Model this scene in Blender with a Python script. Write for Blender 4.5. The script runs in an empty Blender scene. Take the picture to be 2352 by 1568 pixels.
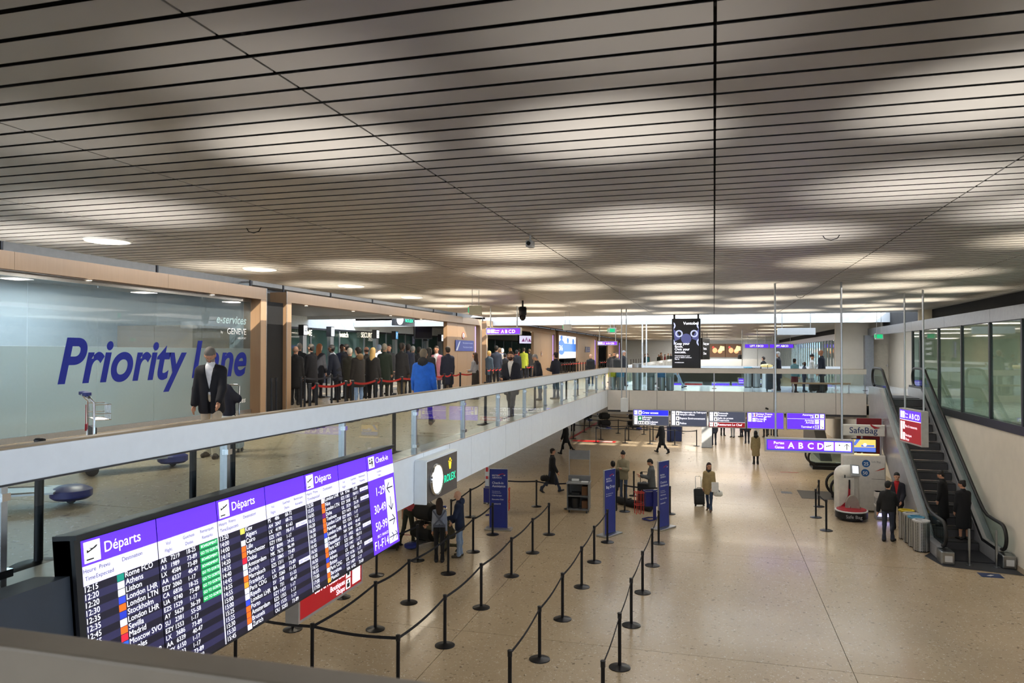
import bpy, bmesh, math, random
import numpy as np
from mathutils import Matrix, Vector
random.seed(11)
PI = math.pi
SC = bpy.context.scene
COL = SC.collection

# ------------------------------------------------------------------ camera
FPX, YAW, PIT, ROL, EYE = 1684.85, .268697, -.0159346, .00111, 5.5
def _rm(a, ax):
    c, s = math.cos(a), math.sin(a)
    return np.array({'x': [[1,0,0],[0,c,-s],[0,s,c]], 'y': [[c,0,s],[0,1,0],[-s,0,c]], 'z': [[c,-s,0],[s,c,0],[0,0,1]]}[ax])
CM = _rm(ROL,'z') @ _rm(PIT,'x') @ _rm(YAW,'y')
def _w(d):
    d = CM.T @ np.array(d, float); return Vector((d[0], d[2], -d[1]))
cam = bpy.data.objects.new('camera', bpy.data.cameras.new('camera'))
COL.objects.link(cam); SC.camera = cam
_r, _u, _b = _w((1,0,0)), -_w((0,1,0)), -_w((0,0,1))
cam.matrix_world = Matrix(((_r.x,_u.x,_b.x,0),(_r.y,_u.y,_b.y,0),(_r.z,_u.z,_b.z,EYE),(0,0,0,1)))
cam.data.sensor_width = 36; cam.data.lens = FPX/2352*36; cam.data.clip_end = 400
cam.data.dof.use_dof = True; cam.data.dof.focus_distance = 17; cam.data.dof.aperture_fstop = 4.5
def at(px, py, X=None, Y=None, Z=None):
    d = _w(((px-1176)/FPX, (py-784)/FPX, 1))
    t = X/d.x if X is not None else Y/d.y if Y is not None else (Z-EYE)/d.z
    return Vector((0,0,EYE)) + d*t
def along(px, dep):                          # a place `dep` metres into the hall
    d = _w(((px-1176)/FPX, 0, 1)); return (d.x*dep, d.y*dep)

# ------------------------------------------------------------------ light
def lin(c):
    return tuple(x/12.92 if x <= .04045 else ((x+.055)/1.055)**2.4 for x in c)
def hx(s):
    return lin(tuple(int(s[i:i+2],16)/255 for i in (0,2,4)))
W = bpy.data.worlds.new('sky'); SC.world = W; W.use_nodes = True
W.node_tree.nodes['Background'].inputs[0].default_value = (*hx('dbe8fa'),1)
W.node_tree.nodes['Background'].inputs[1].default_value = 5.0
sun = bpy.data.objects.new('sun', bpy.data.lights.new('sun','SUN')); COL.objects.link(sun)
sun.data.energy = 9; sun.data.angle = .009; sun.data.color = hx('fff6e6')
sun.rotation_euler = Vector((-1.2,1.14,-1.0)).to_track_quat('-Z','Y').to_euler()
def area(name, loc, sx, sy, e, col='fff1dc', rot=(0,0,0)):
    l = bpy.data.lights.new(name,'AREA'); l.shape='RECTANGLE'; l.size=sx; l.size_y=sy; l.energy=e; l.color=hx(col)
    o = bpy.data.objects.new(name,l); o.location=loc; o.rotation_euler=rot; l.specular_factor=.1; COL.objects.link(o); return o
for i,(x,y) in enumerate([(x,y) for y in (6,13,20,27) for x in (-2,4)]):
    area('hall_fill',(x,y,7.06),2.2,5,48+y*.5,'fffaf4').data.specular_factor=0  # added fill for the lower hall, no fixtures behind these area lights
SC.view_settings.view_transform='Standard'; SC.view_settings.look='None'
SC.view_settings.exposure=.16; SC.view_settings.gamma=1; SC.view_settings.use_curve_mapping=False
SC.cycles.transparent_max_bounces=10; SC.cycles.max_bounces=4; SC.cycles.diffuse_bounces=3; SC.cycles.glossy_bounces=2; SC.cycles.use_adaptive_sampling=True; SC.cycles.adaptive_threshold=.1; SC.cycles.adaptive_min_samples=16

# ------------------------------------------------------------------ materials
MATS = {}
def mat(name, col='808080', rough=.5, metal=0, em=0, noise=.06, scale=9, bump=0, coat=0, emcol=None):
    if name in MATS: return MATS[name]
    m = bpy.data.materials.new(name); m.use_nodes=True; nt=m.node_tree; b=nt.nodes['Principled BSDF']
    c = hx(col)
    b.inputs['Roughness'].default_value=rough; b.inputs['Metallic'].default_value=metal
    if coat: b.inputs['Coat Weight'].default_value=coat; b.inputs['Coat Roughness'].default_value=.08
    tc=nt.nodes.new('ShaderNodeTexCoord'); n=nt.nodes.new('ShaderNodeTexNoise'); n.inputs['Scale'].default_value=scale; n.inputs['Detail'].default_value=3
    nt.links.new(tc.outputs['Object'],n.inputs['Vector'])
    r=nt.nodes.new('ShaderNodeValToRGB'); r.color_ramp.elements[0].position=.3; r.color_ramp.elements[1].position=.7
    r.color_ramp.elements[0].color=(*[x*(1-noise) for x in c],1); r.color_ramp.elements[1].color=(*[min(1,x*(1+noise)) for x in c],1)
    nt.links.new(n.outputs['Fac'],r.inputs['Fac']); nt.links.new(r.outputs['Color'],b.inputs['Base Color'])
    if em:
        m.cycles.emission_sampling='NONE'
        b.inputs['Emission Color'].default_value=(*hx(emcol or col),1); b.inputs['Emission Strength'].default_value=em
    if bump:
        bp=nt.nodes.new('ShaderNodeBump'); bp.inputs['Strength'].default_value=bump; bp.inputs['Distance'].default_value=.01
        nt.links.new(n.outputs['Fac'],bp.inputs['Height']); nt.links.new(bp.outputs['Normal'],b.inputs['Normal'])
    MATS[name]=m; return m
def cmat(col, rough=.85):                    # cloth and paint by colour
    return mat('tone_%s_%d'%(col,rough*100), col, rough, noise=.10, scale=14)
def glow(col, e=1.0):
    return mat('lit_%s_%d'%(col,e*100), col, .4, em=e, noise=.02)
def glass(name, tint='eef6f6', rough=.02, frost=0, frostcol='c9d6d6', ior=1.5):
    if name in MATS: return MATS[name]
    m=bpy.data.materials.new(name); m.use_nodes=True; nt=m.node_tree; nt.nodes.clear()
    o=nt.nodes.new('ShaderNodeOutputMaterial'); t=nt.nodes.new('ShaderNodeBsdfTransparent'); t.inputs[0].default_value=(*hx(tint),1)
    g=nt.nodes.new('ShaderNodeBsdfGlossy'); g.inputs['Roughness'].default_value=rough
    fr=nt.nodes.new('ShaderNodeFresnel'); fr.inputs['IOR'].default_value=ior
    mx=nt.nodes.new('ShaderNodeMixShader'); base=t
    if frost:
        d=nt.nodes.new('ShaderNodeBsdfDiffuse'); n=nt.nodes.new('ShaderNodeTexNoise'); n.inputs['Scale'].default_value=30
        cr=nt.nodes.new('ShaderNodeValToRGB'); fc=hx(frostcol)
        cr.color_ramp.elements[0].color=(*[x*.95 for x in fc],1); cr.color_ramp.elements[1].color=(*fc,1)
        nt.links.new(n.outputs['Fac'],cr.inputs['Fac']); nt.links.new(cr.outputs['Color'],d.inputs['Color'])
        tl=nt.nodes.new('ShaderNodeBsdfTranslucent'); nt.links.new(cr.outputs['Color'],tl.inputs['Color'])
        m2=nt.nodes.new('ShaderNodeMixShader'); m2.inputs[0].default_value=.5
        nt.links.new(d.outputs[0],m2.inputs[1]); nt.links.new(tl.outputs[0],m2.inputs[2])
        m1=nt.nodes.new('ShaderNodeMixShader'); m1.inputs[0].default_value=frost
        nt.links.new(t.outputs[0],m1.inputs[1]); nt.links.new(m2.outputs[0],m1.inputs[2]); base=m1
    ge=nt.nodes.new('ShaderNodeNewGeometry'); iv=nt.nodes.new('ShaderNodeMath'); iv.operation='SUBTRACT'; iv.inputs[0].default_value=1; nt.links.new(ge.outputs['Backfacing'],iv.inputs[1])
    ml=nt.nodes.new('ShaderNodeMath'); ml.operation='MULTIPLY'; nt.links.new(fr.outputs[0],ml.inputs[0]); nt.links.new(iv.outputs[0],ml.inputs[1])
    nt.links.new(ml.outputs[0],mx.inputs[0]); nt.links.new(base.outputs[0],mx.inputs[1]); nt.links.new(g.outputs[0],mx.inputs[2]); nt.links.new(mx.outputs[0],o.inputs[0])
    MATS[name]=m; return m
def terrazzo(name, base='b2a085', dark='6f604c', light='d8cebc', rough=.27):
    m=bpy.data.materials.new(name); m.use_nodes=True; nt=m.node_tree; b=nt.nodes['Principled BSDF']
    tc=nt.nodes.new('ShaderNodeTexCoord')
    def vor(s, lo, hi, c0, c1):
        n0=nt.nodes.new('ShaderNodeTexNoise'); n0.inputs['Scale'].default_value=s*1.3; nt.links.new(tc.outputs['Object'],n0.inputs['Vector'])
        add=nt.nodes.new('ShaderNodeVectorMath'); add.operation='MULTIPLY_ADD'; add.inputs[1].default_value=(.12,.12,.12)
        nt.links.new(n0.outputs['Color'],add.inputs[0]); nt.links.new(tc.outputs['Object'],add.inputs[2])
        v=nt.nodes.new('ShaderNodeTexVoronoi'); v.inputs['Scale'].default_value=s; nt.links.new(add.outputs[0],v.inputs['Vector'])
        sp=nt.nodes.new('ShaderNodeSeparateColor'); nt.links.new(v.outputs['Color'],sp.inputs[0])
        mr=nt.nodes.new('ShaderNodeMath'); mr.operation='GREATER_THAN'; mr.inputs[1].default_value=hi; nt.links.new(sp.outputs[0],mr.inputs[0])
        ml=nt.nodes.new('ShaderNodeMath'); ml.operation='LESS_THAN'; ml.inputs[1].default_value=lo; nt.links.new(v.outputs['Distance'],ml.inputs[0])
        mm=nt.nodes.new('ShaderNodeMath'); mm.operation='MULTIPLY'; nt.links.new(mr.outputs[0],mm.inputs[0]); nt.links.new(ml.outputs[0],mm.inputs[1])
        mx=nt.nodes.new('ShaderNodeMix'); mx.data_type='RGBA'; nt.links.new(mm.outputs[0],mx.inputs['Factor'])
        if hasattr(c0,'links'): nt.links.new(c0,mx.inputs['A'])
        else: mx.inputs['A'].default_value=(*hx(c0),1)
        mx.inputs['B'].default_value=(*hx(c1),1); return mx.outputs['Result']
    n=nt.nodes.new('ShaderNodeTexNoise'); n.inputs['Scale'].default_value=.7; n.inputs['Detail'].default_value=6; nt.links.new(tc.outputs['Object'],n.inputs['Vector'])
    r=nt.nodes.new('ShaderNodeValToRGB'); c=hx(base); r.color_ramp.elements[0].position=.3; r.color_ramp.elements[1].position=.7
    r.color_ramp.elements[0].color=(*[x*.93 for x in c],1); r.color_ramp.elements[1].color=(*[x*1.06 for x in c],1); nt.links.new(n.outputs['Fac'],r.inputs['Fac'])
    o=vor(24,.32,.80,r.outputs['Color'],light); o=vor(13,.30,.80,o,dark.replace('6f604c','8f8069')); o=vor(8,.22,.90,o,'7d6d58'); o=vor(40,.4,.88,o,'948470')
    nt.links.new(o,b.inputs['Base Color']); b.inputs['Roughness'].default_value=rough; b.inputs['Coat Weight'].default_value=.10; b.inputs['Coat Roughness'].default_value=.08; b.inputs['Specular IOR Level'].default_value=.38
    MATS[name]=m; return m
def wood(name, a='c79a6f', b_='b98c62'):
    m=bpy.data.materials.new(name); m.use_nodes=True; nt=m.node_tree; b=nt.nodes['Principled BSDF']; b.inputs['Roughness'].default_value=.42
    tc=nt.nodes.new('ShaderNodeTexCoord'); mp=nt.nodes.new('ShaderNodeMapping'); mp.inputs['Scale'].default_value=(14,14,.8)
    n=nt.nodes.new('ShaderNodeTexNoise'); n.inputs['Scale'].default_value=3; n.inputs['Detail'].default_value=5
    nt.links.new(tc.outputs['Object'],mp.inputs[0]); nt.links.new(mp.outputs[0],n.inputs['Vector'])
    r=nt.nodes.new('ShaderNodeValToRGB'); r.color_ramp.elements[0].color=(*hx(b_),1); r.color_ramp.elements[1].color=(*hx(a),1)
    nt.links.new(n.outputs['Fac'],r.inputs['Fac']); nt.links.new(r.outputs['Color'],b.inputs['Base Color']); MATS[name]=m; return m

ALU=mat('brushed_aluminium','b9bcbf',.32,.9,noise=.05,scale=30); CHROME=mat('chrome','d8dade',.14,1,noise=.02)
STEEL=mat('stainless','9fa3a6',.28,1,noise=.06,scale=20); WHITE=mat('white_paint','d9dcdd',.5,noise=.02)
PANEL=mat('pale_blue_panel','e8f1f9',.38,noise=.02); GREYP=mat('warm_grey_panel','d2cdc6',.5,noise=.02)
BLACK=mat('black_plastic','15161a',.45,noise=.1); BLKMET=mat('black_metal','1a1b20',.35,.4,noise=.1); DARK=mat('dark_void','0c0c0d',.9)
RUBBER=mat('black_rubber','111113',.55); GRAPH=mat('graphite','3a3b3f',.5); BELT=mat('navy_belt','171a24',.8); REDBELT=mat('red_belt','c8251e',.7)
TERR=terrazzo('terrazzo'); WOOD=wood('pale_oak','a68b6f','987d62'); WOOD2=wood('tan_oak','94775a','86694d')
GLASS=glass('clear_glass'); TEAL=glass('teal_glass','c6dada',.03,.06,'9fc0c0',1.55); FROST=glass('frosted_glass','cfd8d8',.03,.62,'a4b0b0',1.5); TINT=glass('tinted_glass','ccd4d6',.02,.15,'aeb8ba',1.6)
PURPLE='5a2df0'

# ------------------------------------------------------------------ mesh helpers
_txt={}
def text_geo(s, shear=0, bold=0, res=3):
    k=(s,shear,bold)
    if k in _txt: return _txt[k]
    cu=bpy.data.curves.new('tmp','FONT'); cu.body=s; cu.size=1; cu.shear=shear; cu.offset=bold; cu.resolution_u=res
    o=bpy.data.objects.new('tmp',cu); me=bpy.data.meshes.new_from_object(o)
    v=[(p.co.x,p.co.y) for p in me.vertices]; f=[tuple(p.vertices) for p in me.polygons]
    bpy.data.objects.remove(o); bpy.data.curves.remove(cu); bpy.data.meshes.remove(me)
    x0=min([a[0] for a in v],default=0); x1=max([a[0] for a in v],default=0)
    _txt[k]=(v,f,x0,x1); return _txt[k]
class MB:
    def __init__(s): s.v=[]; s.f=[]; s.m=[]
    def add(s,v,f,mi=0,M=None):
        n=len(s.v); s.v += [tuple(M@Vector(p)) for p in v] if M else [tuple(p) for p in v]
        s.f += [tuple(i+n for i in q) for q in f]; s.m += [mi]*len(f); return s
    def box(s,x0,x1,y0,y1,z0,z1,mi=0,M=None):
        return s.add([(x0,y0,z0),(x1,y0,z0),(x1,y1,z0),(x0,y1,z0),(x0,y0,z1),(x1,y0,z1),(x1,y1,z1),(x0,y1,z1)],
            [(3,2,1,0),(4,5,6,7),(0,1,5,4),(1,2,6,5),(2,3,7,6),(3,0,4,7)],mi,M)
    def rbox(s,x0,x1,y0,y1,z0,z1,r=.03,mi=0,M=None,seg=2):
        b=bmesh.new(); bmesh.ops.create_cube(b,size=1)
        for v in b.verts: v.co=Vector(((x0+x1)/2+v.co.x*(x1-x0),(y0+y1)/2+v.co.y*(y1-y0),(z0+z1)/2+v.co.z*(z1-z0)))
        bmesh.ops.bevel(b,geom=b.edges[:]+b.verts[:],offset=r,segments=seg,affect='EDGES',profile=.5)
        b.verts.index_update(); s.add([v.co[:] for v in b.verts],[[v.index for v in f.verts] for f in b.faces],mi,M); b.free(); return s
    def cyl(s,p0,p1,r0,r1=None,n=12,mi=0,M=None,caps=True):
        p0,p1=Vector(p0),Vector(p1); r1=r0 if r1 is None else r1; d=(p1-p0).normalized()
        a=d.orthogonal().normalized(); b=d.cross(a); v=[];f=[]
        for i in range(n):
            t=2*PI*i/n; w=a*math.cos(t)+b*math.sin(t); v+= [p0+w*r0,p1+w*r1]
        for i in range(n):
            j=(i+1)%n; f.append((2*i,2*j,2*j+1,2*i+1))
        if caps: f += [tuple(2*i for i in reversed(range(n))),tuple(2*i+1 for i in range(n))]
        return s.add(v,f,mi,M)
    def tube(s,pts,r,n=8,mi=0,M=None,rz=None):
        P=[Vector(p) for p in pts]; v=[];f=[]; a=None
        for i,p in enumerate(P):
            d=((P[min(i+1,len(P)-1)]-P[max(i-1,0)])).normalized()
            if a is None: a=d.orthogonal().normalized()
            else: a=(a-d*a.dot(d)).normalized()
            b=d.cross(a)
            for k in range(n):
                t=2*PI*k/n; v.append(p+(a*math.cos(t)+b*math.sin(t))*r)
        for i in range(len(P)-1):
            for k in range(n):
                q=(k+1)%n; f.append((i*n+k,i*n+q,(i+1)*n+q,(i+1)*n+k))
        f += [tuple(reversed(range(n))),tuple((len(P)-1)*n+k for k in range(n))]
        return s.add(v,f,mi,M)
    def strip(s,pts,w,t,mi=0,M=None):           # flat band standing on edge along a path, w high, t thick
        for a,b in zip(pts[:-1],pts[1:]):
            a,b=Vector(a),Vector(b); d=b-a; n=Vector((-d.y,d.x,0)); n=n.normalized()*t/2 if n.length>1e-6 else Vector((t/2,0,0)); u=Vector((0,0,w/2))
            s.add([a-n-u,b-n-u,b+n-u,a+n-u,a-n+u,b-n+u,b+n+u,a+n+u],[(3,2,1,0),(4,5,6,7),(0,1,5,4),(1,2,6,5),(2,3,7,6),(3,0,4,7)],mi,M)
        return s
    def prism(s,poly,y0,y1,mi=0,M=None):         # polygon in XZ, extruded along Y
        n=len(poly); v=[(x,y0,z) for x,z in poly]+[(x,y1,z) for x,z in poly]
        f=[tuple(range(n)),tuple(reversed(range(n,2*n)))]+[(i,n+i,n+(i+1)%n,(i+1)%n) for i in range(n)]
        return s.add(v,f,mi,M)
    def lathe(s,prof,n=20,mi=0,M=None,c=(0,0)):
        v=[];f=[]
        for r,z in prof:
            for k in range(n):
                t=2*PI*k/n; v.append((c[0]+r*math.cos(t),c[1]+r*math.sin(t),z))
        for i in range(len(prof)-1):
            for k in range(n):
                q=(k+1)%n; f.append((i*n+k,i*n+q,(i+1)*n+q,(i+1)*n+k))
        f+= [tuple(reversed(range(n))),tuple((len(prof)-1)*n+k for k in range(n))]
        return s.add(v,f,mi,M)
    def rect(s,x0,x1,z0,z1,y,mi=0,M=None):       # flat print facing -Y
        return s.add([(x0,y,z0),(x1,y,z0),(x1,y,z1),(x0,y,z1)],[(0,1,2,3)],mi,M)
    def flat(s,pts,y,mi=0,M=None):
        return s.add([(x,y,z) for x,z in pts],[tuple(range(len(pts)))],mi,M)
    def disc(s,cx,cz,r,y,mi=0,n=20,M=None,rx=None):
        return s.flat([(cx+(rx or r)*math.cos(2*PI*i/n),cz+r*math.sin(2*PI*i/n)) for i in range(n)],y,mi,M)
    def text(s,t,x,z,size,y=-.004,align='l',mi=0,M=None,shear=0,bold=0,sx=1,fit=None,res=3):
        v,f,x0,x1=text_geo(t,shear,bold,res); w=(x1-x0)*size*sx
        if fit and w>fit: sx*=fit/w; w=fit
        o=x-x0*size*sx-(0 if align=='l' else w if align=='r' else w/2)
        return s.add([(o+a*size*sx,y,z+b*size) for a,b in v],f,mi,M)
    def arrow(s,cx,cz,r,ang,y,mi=0,M=None,t=.16):
        c,sn=math.cos(ang),math.sin(ang); R=lambda p:(cx+r*(p[0]*c-p[1]*sn),cz+r*(p[0]*sn+p[1]*c))
        s.flat([R(p) for p in [(-1,-t/2),(.85,-t/2),(.85,t/2),(-1,t/2)]],y,mi,M)
        s.flat([R(p) for p in [(1,0),(.25,.75),(.02,.75),(.77,0)]],y-.0003,mi,M); s.flat([R(p) for p in [(1,0),(.77,0),(.02,-.75),(.25,-.75)]],y-.0003,mi,M); return s
    def plane_icon(s,cx,cz,r,y,mi=0,M=None,down=False):
        k=-1 if down else 1; R=lambda p:(cx+r*p[0],cz+k*r*p[1])
        s.flat([R(p) for p in [(-.8,-.25),(.55,.2),(.85,.45),(.6,.5),(.2,.3),(-.75,-.05)]],y,mi,M)
        s.flat([R(p) for p in [(-.5,.3),(-.3,.3),(.3,.2),(.1,.05)]],y-.0003,mi,M); s.flat([R(p) for p in [(-.8,.15),(-.65,.15),(-.5,-.1),(-.8,-.2)]],y-.0003,mi,M)
        return s
    def build(s,name,mats,parent=None,smooth=False,loc=None,rz=0,ang=38):
        me=bpy.data.meshes.new(name); me.from_pydata(s.v,[],s.f)
        if not isinstance(mats,(list,tuple)): mats=[mats]
        for m in mats: me.materials.append(m)
        if len(mats)>1: me.polygons.foreach_set('material_index',s.m)
        if smooth:
            me.polygons.foreach_set('use_smooth',[True]*len(s.f)); me.set_sharp_from_angle(angle=math.radians(ang))
        me.update(); return link(name,me,parent,loc,rz)
def link(name,me,parent=None,loc=None,rz=0):
    o=bpy.data.objects.new(name,me); COL.objects.link(o)
    if parent: o.parent=parent
    if loc is not None: o.location=loc
    o.rotation_euler.z=rz; return o
def tag(o,label,cat,group=None,kind=None):
    if label: o['label']=label
    if cat: o['category']=cat
    if group: o['group']=group
    if kind: o['kind']=kind
    return o
def struct(o,label=None): o['kind']='structure'; o['label']=label or o.name.replace('_',' '); return o
def thing(name,label,cat,loc=(0,0,0),rz=0,group=None):
    o=bpy.data.objects.new(name,None); o.empty_display_size=.2; COL.objects.link(o); o.location=loc; o.rotation_euler.z=rz
    return tag(o,label,cat,group)
ORD=['first','second','third','fourth','fifth','sixth','seventh','eighth','ninth','tenth','eleventh','twelfth','thirteenth','fourteenth','fifteenth','sixteenth','seventeenth','eighteenth']

# ================================================================== SETTING
MZ=3.90; RX=-4.41; BY=31.48; BY2=37.4; CZ=7.2; WX=7.45; GX=-11.63
# --- lower floor: terrazzo slabs with recessed joints
fl=struct(MB().box(-19.2,9.5,-2,100,-.2,-.014).build('floor',mat('joint_grout','4c443a',.9)),'beige terrazzo floor of the lower hall')
sl=MB().box(.006,7.144,.006,7.094,-.014,0).build('floor_slab',TERR,fl); first=True
for i in range(4):
    for j in range(15):
        o=sl if first else link('floor_slab',sl.data,fl); first=False
        o.location=(-19.15+7.15*i,-.35+7.1*j,0)
# --- upper floor on the left
struct(MB().box(-150,160,-150,-3.5,-.6,-.5).box(9.8,160,-3.5,150,-.6,-.5).build('floor_outside',mat('asphalt','3c3d3f',.9,noise=.2)),'unseen asphalt ground outside, added to block light from below')  # unseen ground added so the sky does not light the ceiling from below
struct(MB().box(-21,13.6,-9.5,-3.3,8.0,8.2).box(8.4,13.6,-3.3,14,8.0,8.2).build('sun_shield',mat('pale_plaster')),'unseen outdoor slabs added to keep direct sun out')  # unseen slabs added to block sun at the side and back openings
uf=struct(MB().box(-20.5,RX-.02,-3,100,3.21,MZ-.014).build('floor_upper',mat('soffit_plaster','c9c2b4',.7)),'upper concourse floor behind the glass railing')
um=MB().box(.005,7.9,.005,7.095,-.014,0).build('floor_slab',TERR,uf); first=True
for i in range(2):
    for j in range(15):
        o=um if first else link('floor_slab',um.data,uf); first=False
        o.location=(-20.25+7.9*i,-.8+7.1*j,MZ)
# --- camera-side gallery and its near rail
struct(MB().box(RX,WX,-3,1.22,3.21,MZ).build('floor_near',TERR),'floor of the near gallery')
nr=thing('near_railing','blurred taupe handrail in the bottom left corner closest to the viewer','railing',(0,1.27,0))
MB().rbox(RX+.05,5.6,-.045,.045,4.62,4.877,.008).build('handrail',mat('taupe_rail','8d7f6c',.5),nr)
for k in range(5): MB().box(-4.0+2.3*k,-3.95+2.3*k,-.03,.03,MZ,4.63).build('post',ALU,nr)
struct(MB().box(-21,9,-3.3,-3.05,-.2,4.3).box(-21,9,-3.3,-3.05,5.9,8).box(-21.1,-20.9,-3.3,100,-.2,8).build('wall_back',mat('beige_plaster','b9ad9a',.75,noise=.03,scale=3)),'unseen wall behind the viewer, added to limit daylight to a band')  # unseen wall added to darken the near ceiling; open band lets daylight in
# --- left fascia of the opening
fa=struct(MB().box(RX-.22,RX-.02,1.22,BY,3.21,3.94).build('wall_fascia_left',mat('joint_white','eef2f5',.5)),'pale fascia under the left railing')
YJ=[1.27]+[9.60+1.181*k for k in range(-7,19)]; YJ=[y for y in YJ if y>=1.27]+[BY]
for a,b in zip(YJ[:-1],YJ[1:]): MB().box(RX-.02,RX,a+.007,b-.007,3.215,3.935).build('fascia_panel',PANEL,fa)
struct(MB().box(RX-.34,RX+.004,1.22,BY,3.936,3.952).build('trim_1',mat('pale_stone','b8ada0',.3,noise=.08,scale=4)),'stone kerb below the left glass railing')
# --- left glass railing
rl=thing('glass_railing','glass railing with wide pale handrail running along the left concourse','railing',(RX,0,0))
MB().rbox(-.045,.04,1.2,BY+.04,4.655,4.877,.006).build('handrail',PANEL,rl)
MB().box(-.047,.042,1.2,BY+.04,4.878,4.892).build('rail_cap',mat('rail_cap','96876f',.5),rl)
MB().box(-.03,.028,1.2,BY,4.64,4.654).build('shadow_gap',GRAPH,rl)
PY=[3.68+2.25*k for k in range(-1,13)]
for y in PY:
    p=MB().box(-.05,.028,y-.022,y+.022,3.952,4.64).build('post',ALU,rl); MB().box(-.02,.05,y-.05,y+.05,4.06,4.11).build('clamp',CHROME,p); MB().box(-.02,.045,y-.03,y+.03,4.55,4.6).build('clamp',CHROME,p)
for a,b in zip(PY[:-1],PY[1:]): MB().box(-.006,.006,a+.03,min(b,BY)-.03,3.96,4.64).build('glass_pane',GLASS,rl)
# --- bridge
bx0,bx1=RX,5.77
br=struct(MB().box(bx0,bx1,BY+.03,BY2-.03,3.1,MZ-.012).build('floor_bridge',mat('bridge_core','d6d8d8',.6)),'bridge across the hall')
for k in range(5):
    MB().box(bx0+.004+(bx1-bx0)/5*k,bx0+(bx1-bx0)/5*(k+1)-.004,BY+.03,BY2-.03,MZ-.012,MZ).build('floor_slab',mat('pale_floor','cfd2d2',.16,coat=.3),br)
XJ=[bx0]+[-2.325+1.163*k for k in range(-1,8)]; XJ=[x for x in XJ if x<bx1-.2]+[bx1]
bf=struct(MB().box(bx0,bx1,BY+.022,BY+.06,3.0,3.93).build('wall_bridge_fascia',GRAPH),'grey panel fascia of the bridge')
for a,b in zip(XJ[:-1],XJ[1:]): MB().box(a+.008,b-.008,BY,BY+.02,3.08,3.925).build('fascia_panel',GREYP,bf)
struct(MB().box(bx0,bx1,BY2-.06,BY2,3.1,3.93).build('wall_bridge_back',WHITE),'far fascia of the bridge')
struct(MB().box(bx0,9.2,BY+.15,BY2-.1,2.9,3.08).build('ceiling_bridge',mat('soffit_plaster')),'soffit under the bridge')
def bridge_rail(label,y,col,capc):
    t=thing('glass_railing',label,'railing',(0,y,0))
    MB().rbox(bx0+.05,bx1,-.04,.04,4.68,4.877,.006).build('handrail',col,t); MB().box(bx0+.05,bx1,-.042,.042,4.878,4.89).build('rail_cap',capc,t)
    xs=[bx0+.09]+[XJ[2]+2.326*k for k in range(4)]+[bx1-.05]
    for x in xs:
        p=MB().box(x-.02,x+.02,-.025,.03,3.93,4.68).build('post',ALU,t); MB().box(x-.09,x+.09,-.035,-.01,4.03,4.07).build('clamp',CHROME,p)
    for a,b in zip(xs[:-1],xs[1:]): MB().box(a+.025,b-.025,-.006,.006,3.94,4.68).build('glass_pane',GLASS,t)
bridge_rail('near glass railing of the bridge with a wide grey handrail',BY+.03,GREYP,mat('rail_cap'))
bridge_rail('far glass railing of the bridge with a white handrail',BY2-.05,WHITE,WHITE)
lb=thing('low_barrier','taupe horizontal barrier bar between two white poles on the bridge','barrier',(0,31.3,0))
MB().rbox(2.98,5.17,-.02,.02,4.28,4.35,.008).build('bar',mat('rail_cap'),lb)
for x in (3.05,5.1): MB().box(x-.02,x+.02,-.02,.02,MZ+.04,4.3).box(x-.03,x+.03,-.02,.2,MZ+.03,MZ+.05).build('bracket',ALU,lb)

# --- slatted ceiling
ce=struct(MB().box(-10.4,8.4,-3,33.3,7.3,7.4).build('ceiling',DARK),'slatted metal ceiling of the hall')  # black sheet over the slats: the shade in the gaps is its colour
XC=[-10.45,-7.63,-5.08,-2.55,.02,2.58,5.13,7.68,8.15]; PITCH=.267
SLAT=mat('slat_paint','b2b0ad',.42,noise=.03,scale=2)
def slat_mb(w): return MB().add([(0,.05,.03),(0,0,0),(0,PITCH-.042,0),(0,PITCH-.085,.03),(w,.05,.03),(w,0,0),(w,PITCH-.042,0),(w,PITCH-.085,.03)],[(0,1,2,3),(7,6,5,4),(1,0,4,5),(2,1,5,6),(3,2,6,7),(0,3,7,4)])
cand=[]
for c in range(8):
    w=XC[c+1]-XC[c]-.018
    for r in range(-10,117):
        y=2.05+r*PITCH; d=CM@np.array([XC[c]+w/2,-(CZ-EYE),y]); 
        vis=False
        for xx in (XC[c],XC[c]+w/2,XC[c]+w):
            d=CM@np.array([xx,-(CZ-EYE),y])
            if d[2]>.1:
                u=1176+FPX*d[0]/d[2]; v=784+FPX*d[1]/d[2]
                if -10<u<2362 and v>-10: vis=True
        cand.append((0 if vis else 1,d[2],c,y,w))
cand.sort(); sm={}
rest=MB()
for n,(vis,_,c,y,w) in enumerate(cand):
    if n<300 and not vis:
        if c not in sm: sm[c]=slat_mb(w).build('slat',SLAT,ce); o=sm[c]
        else: o=link('slat',sm[c].data,ce)
        o.location=(XC[c],y,CZ)
    else:
        g=slat_mb(w); rest.add(g.v,g.f,0,Matrix.Translation((XC[c],y,CZ)))
rest.build('slat_field',SLAT,ce)['kind']='stuff'
# recess strip and cladding along the right side
far=struct(MB().box(-11.5,8.4,38.63,100,7.3,7.4).build('ceiling_far',DARK),'slatted ceiling beyond the bridge')  # same black sheet, darkening the far slat gaps by colour
ff=MB()
for r in range(229):
    y=38.7+r*PITCH
    for c in range(8): 
        g=slat_mb(XC[c+1]-XC[c]-.012); ff.add(g.v,g.f,0,Matrix.Translation((XC[c],y,CZ)))
ff.build('slat_field',SLAT,far)['kind']='stuff'
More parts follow.
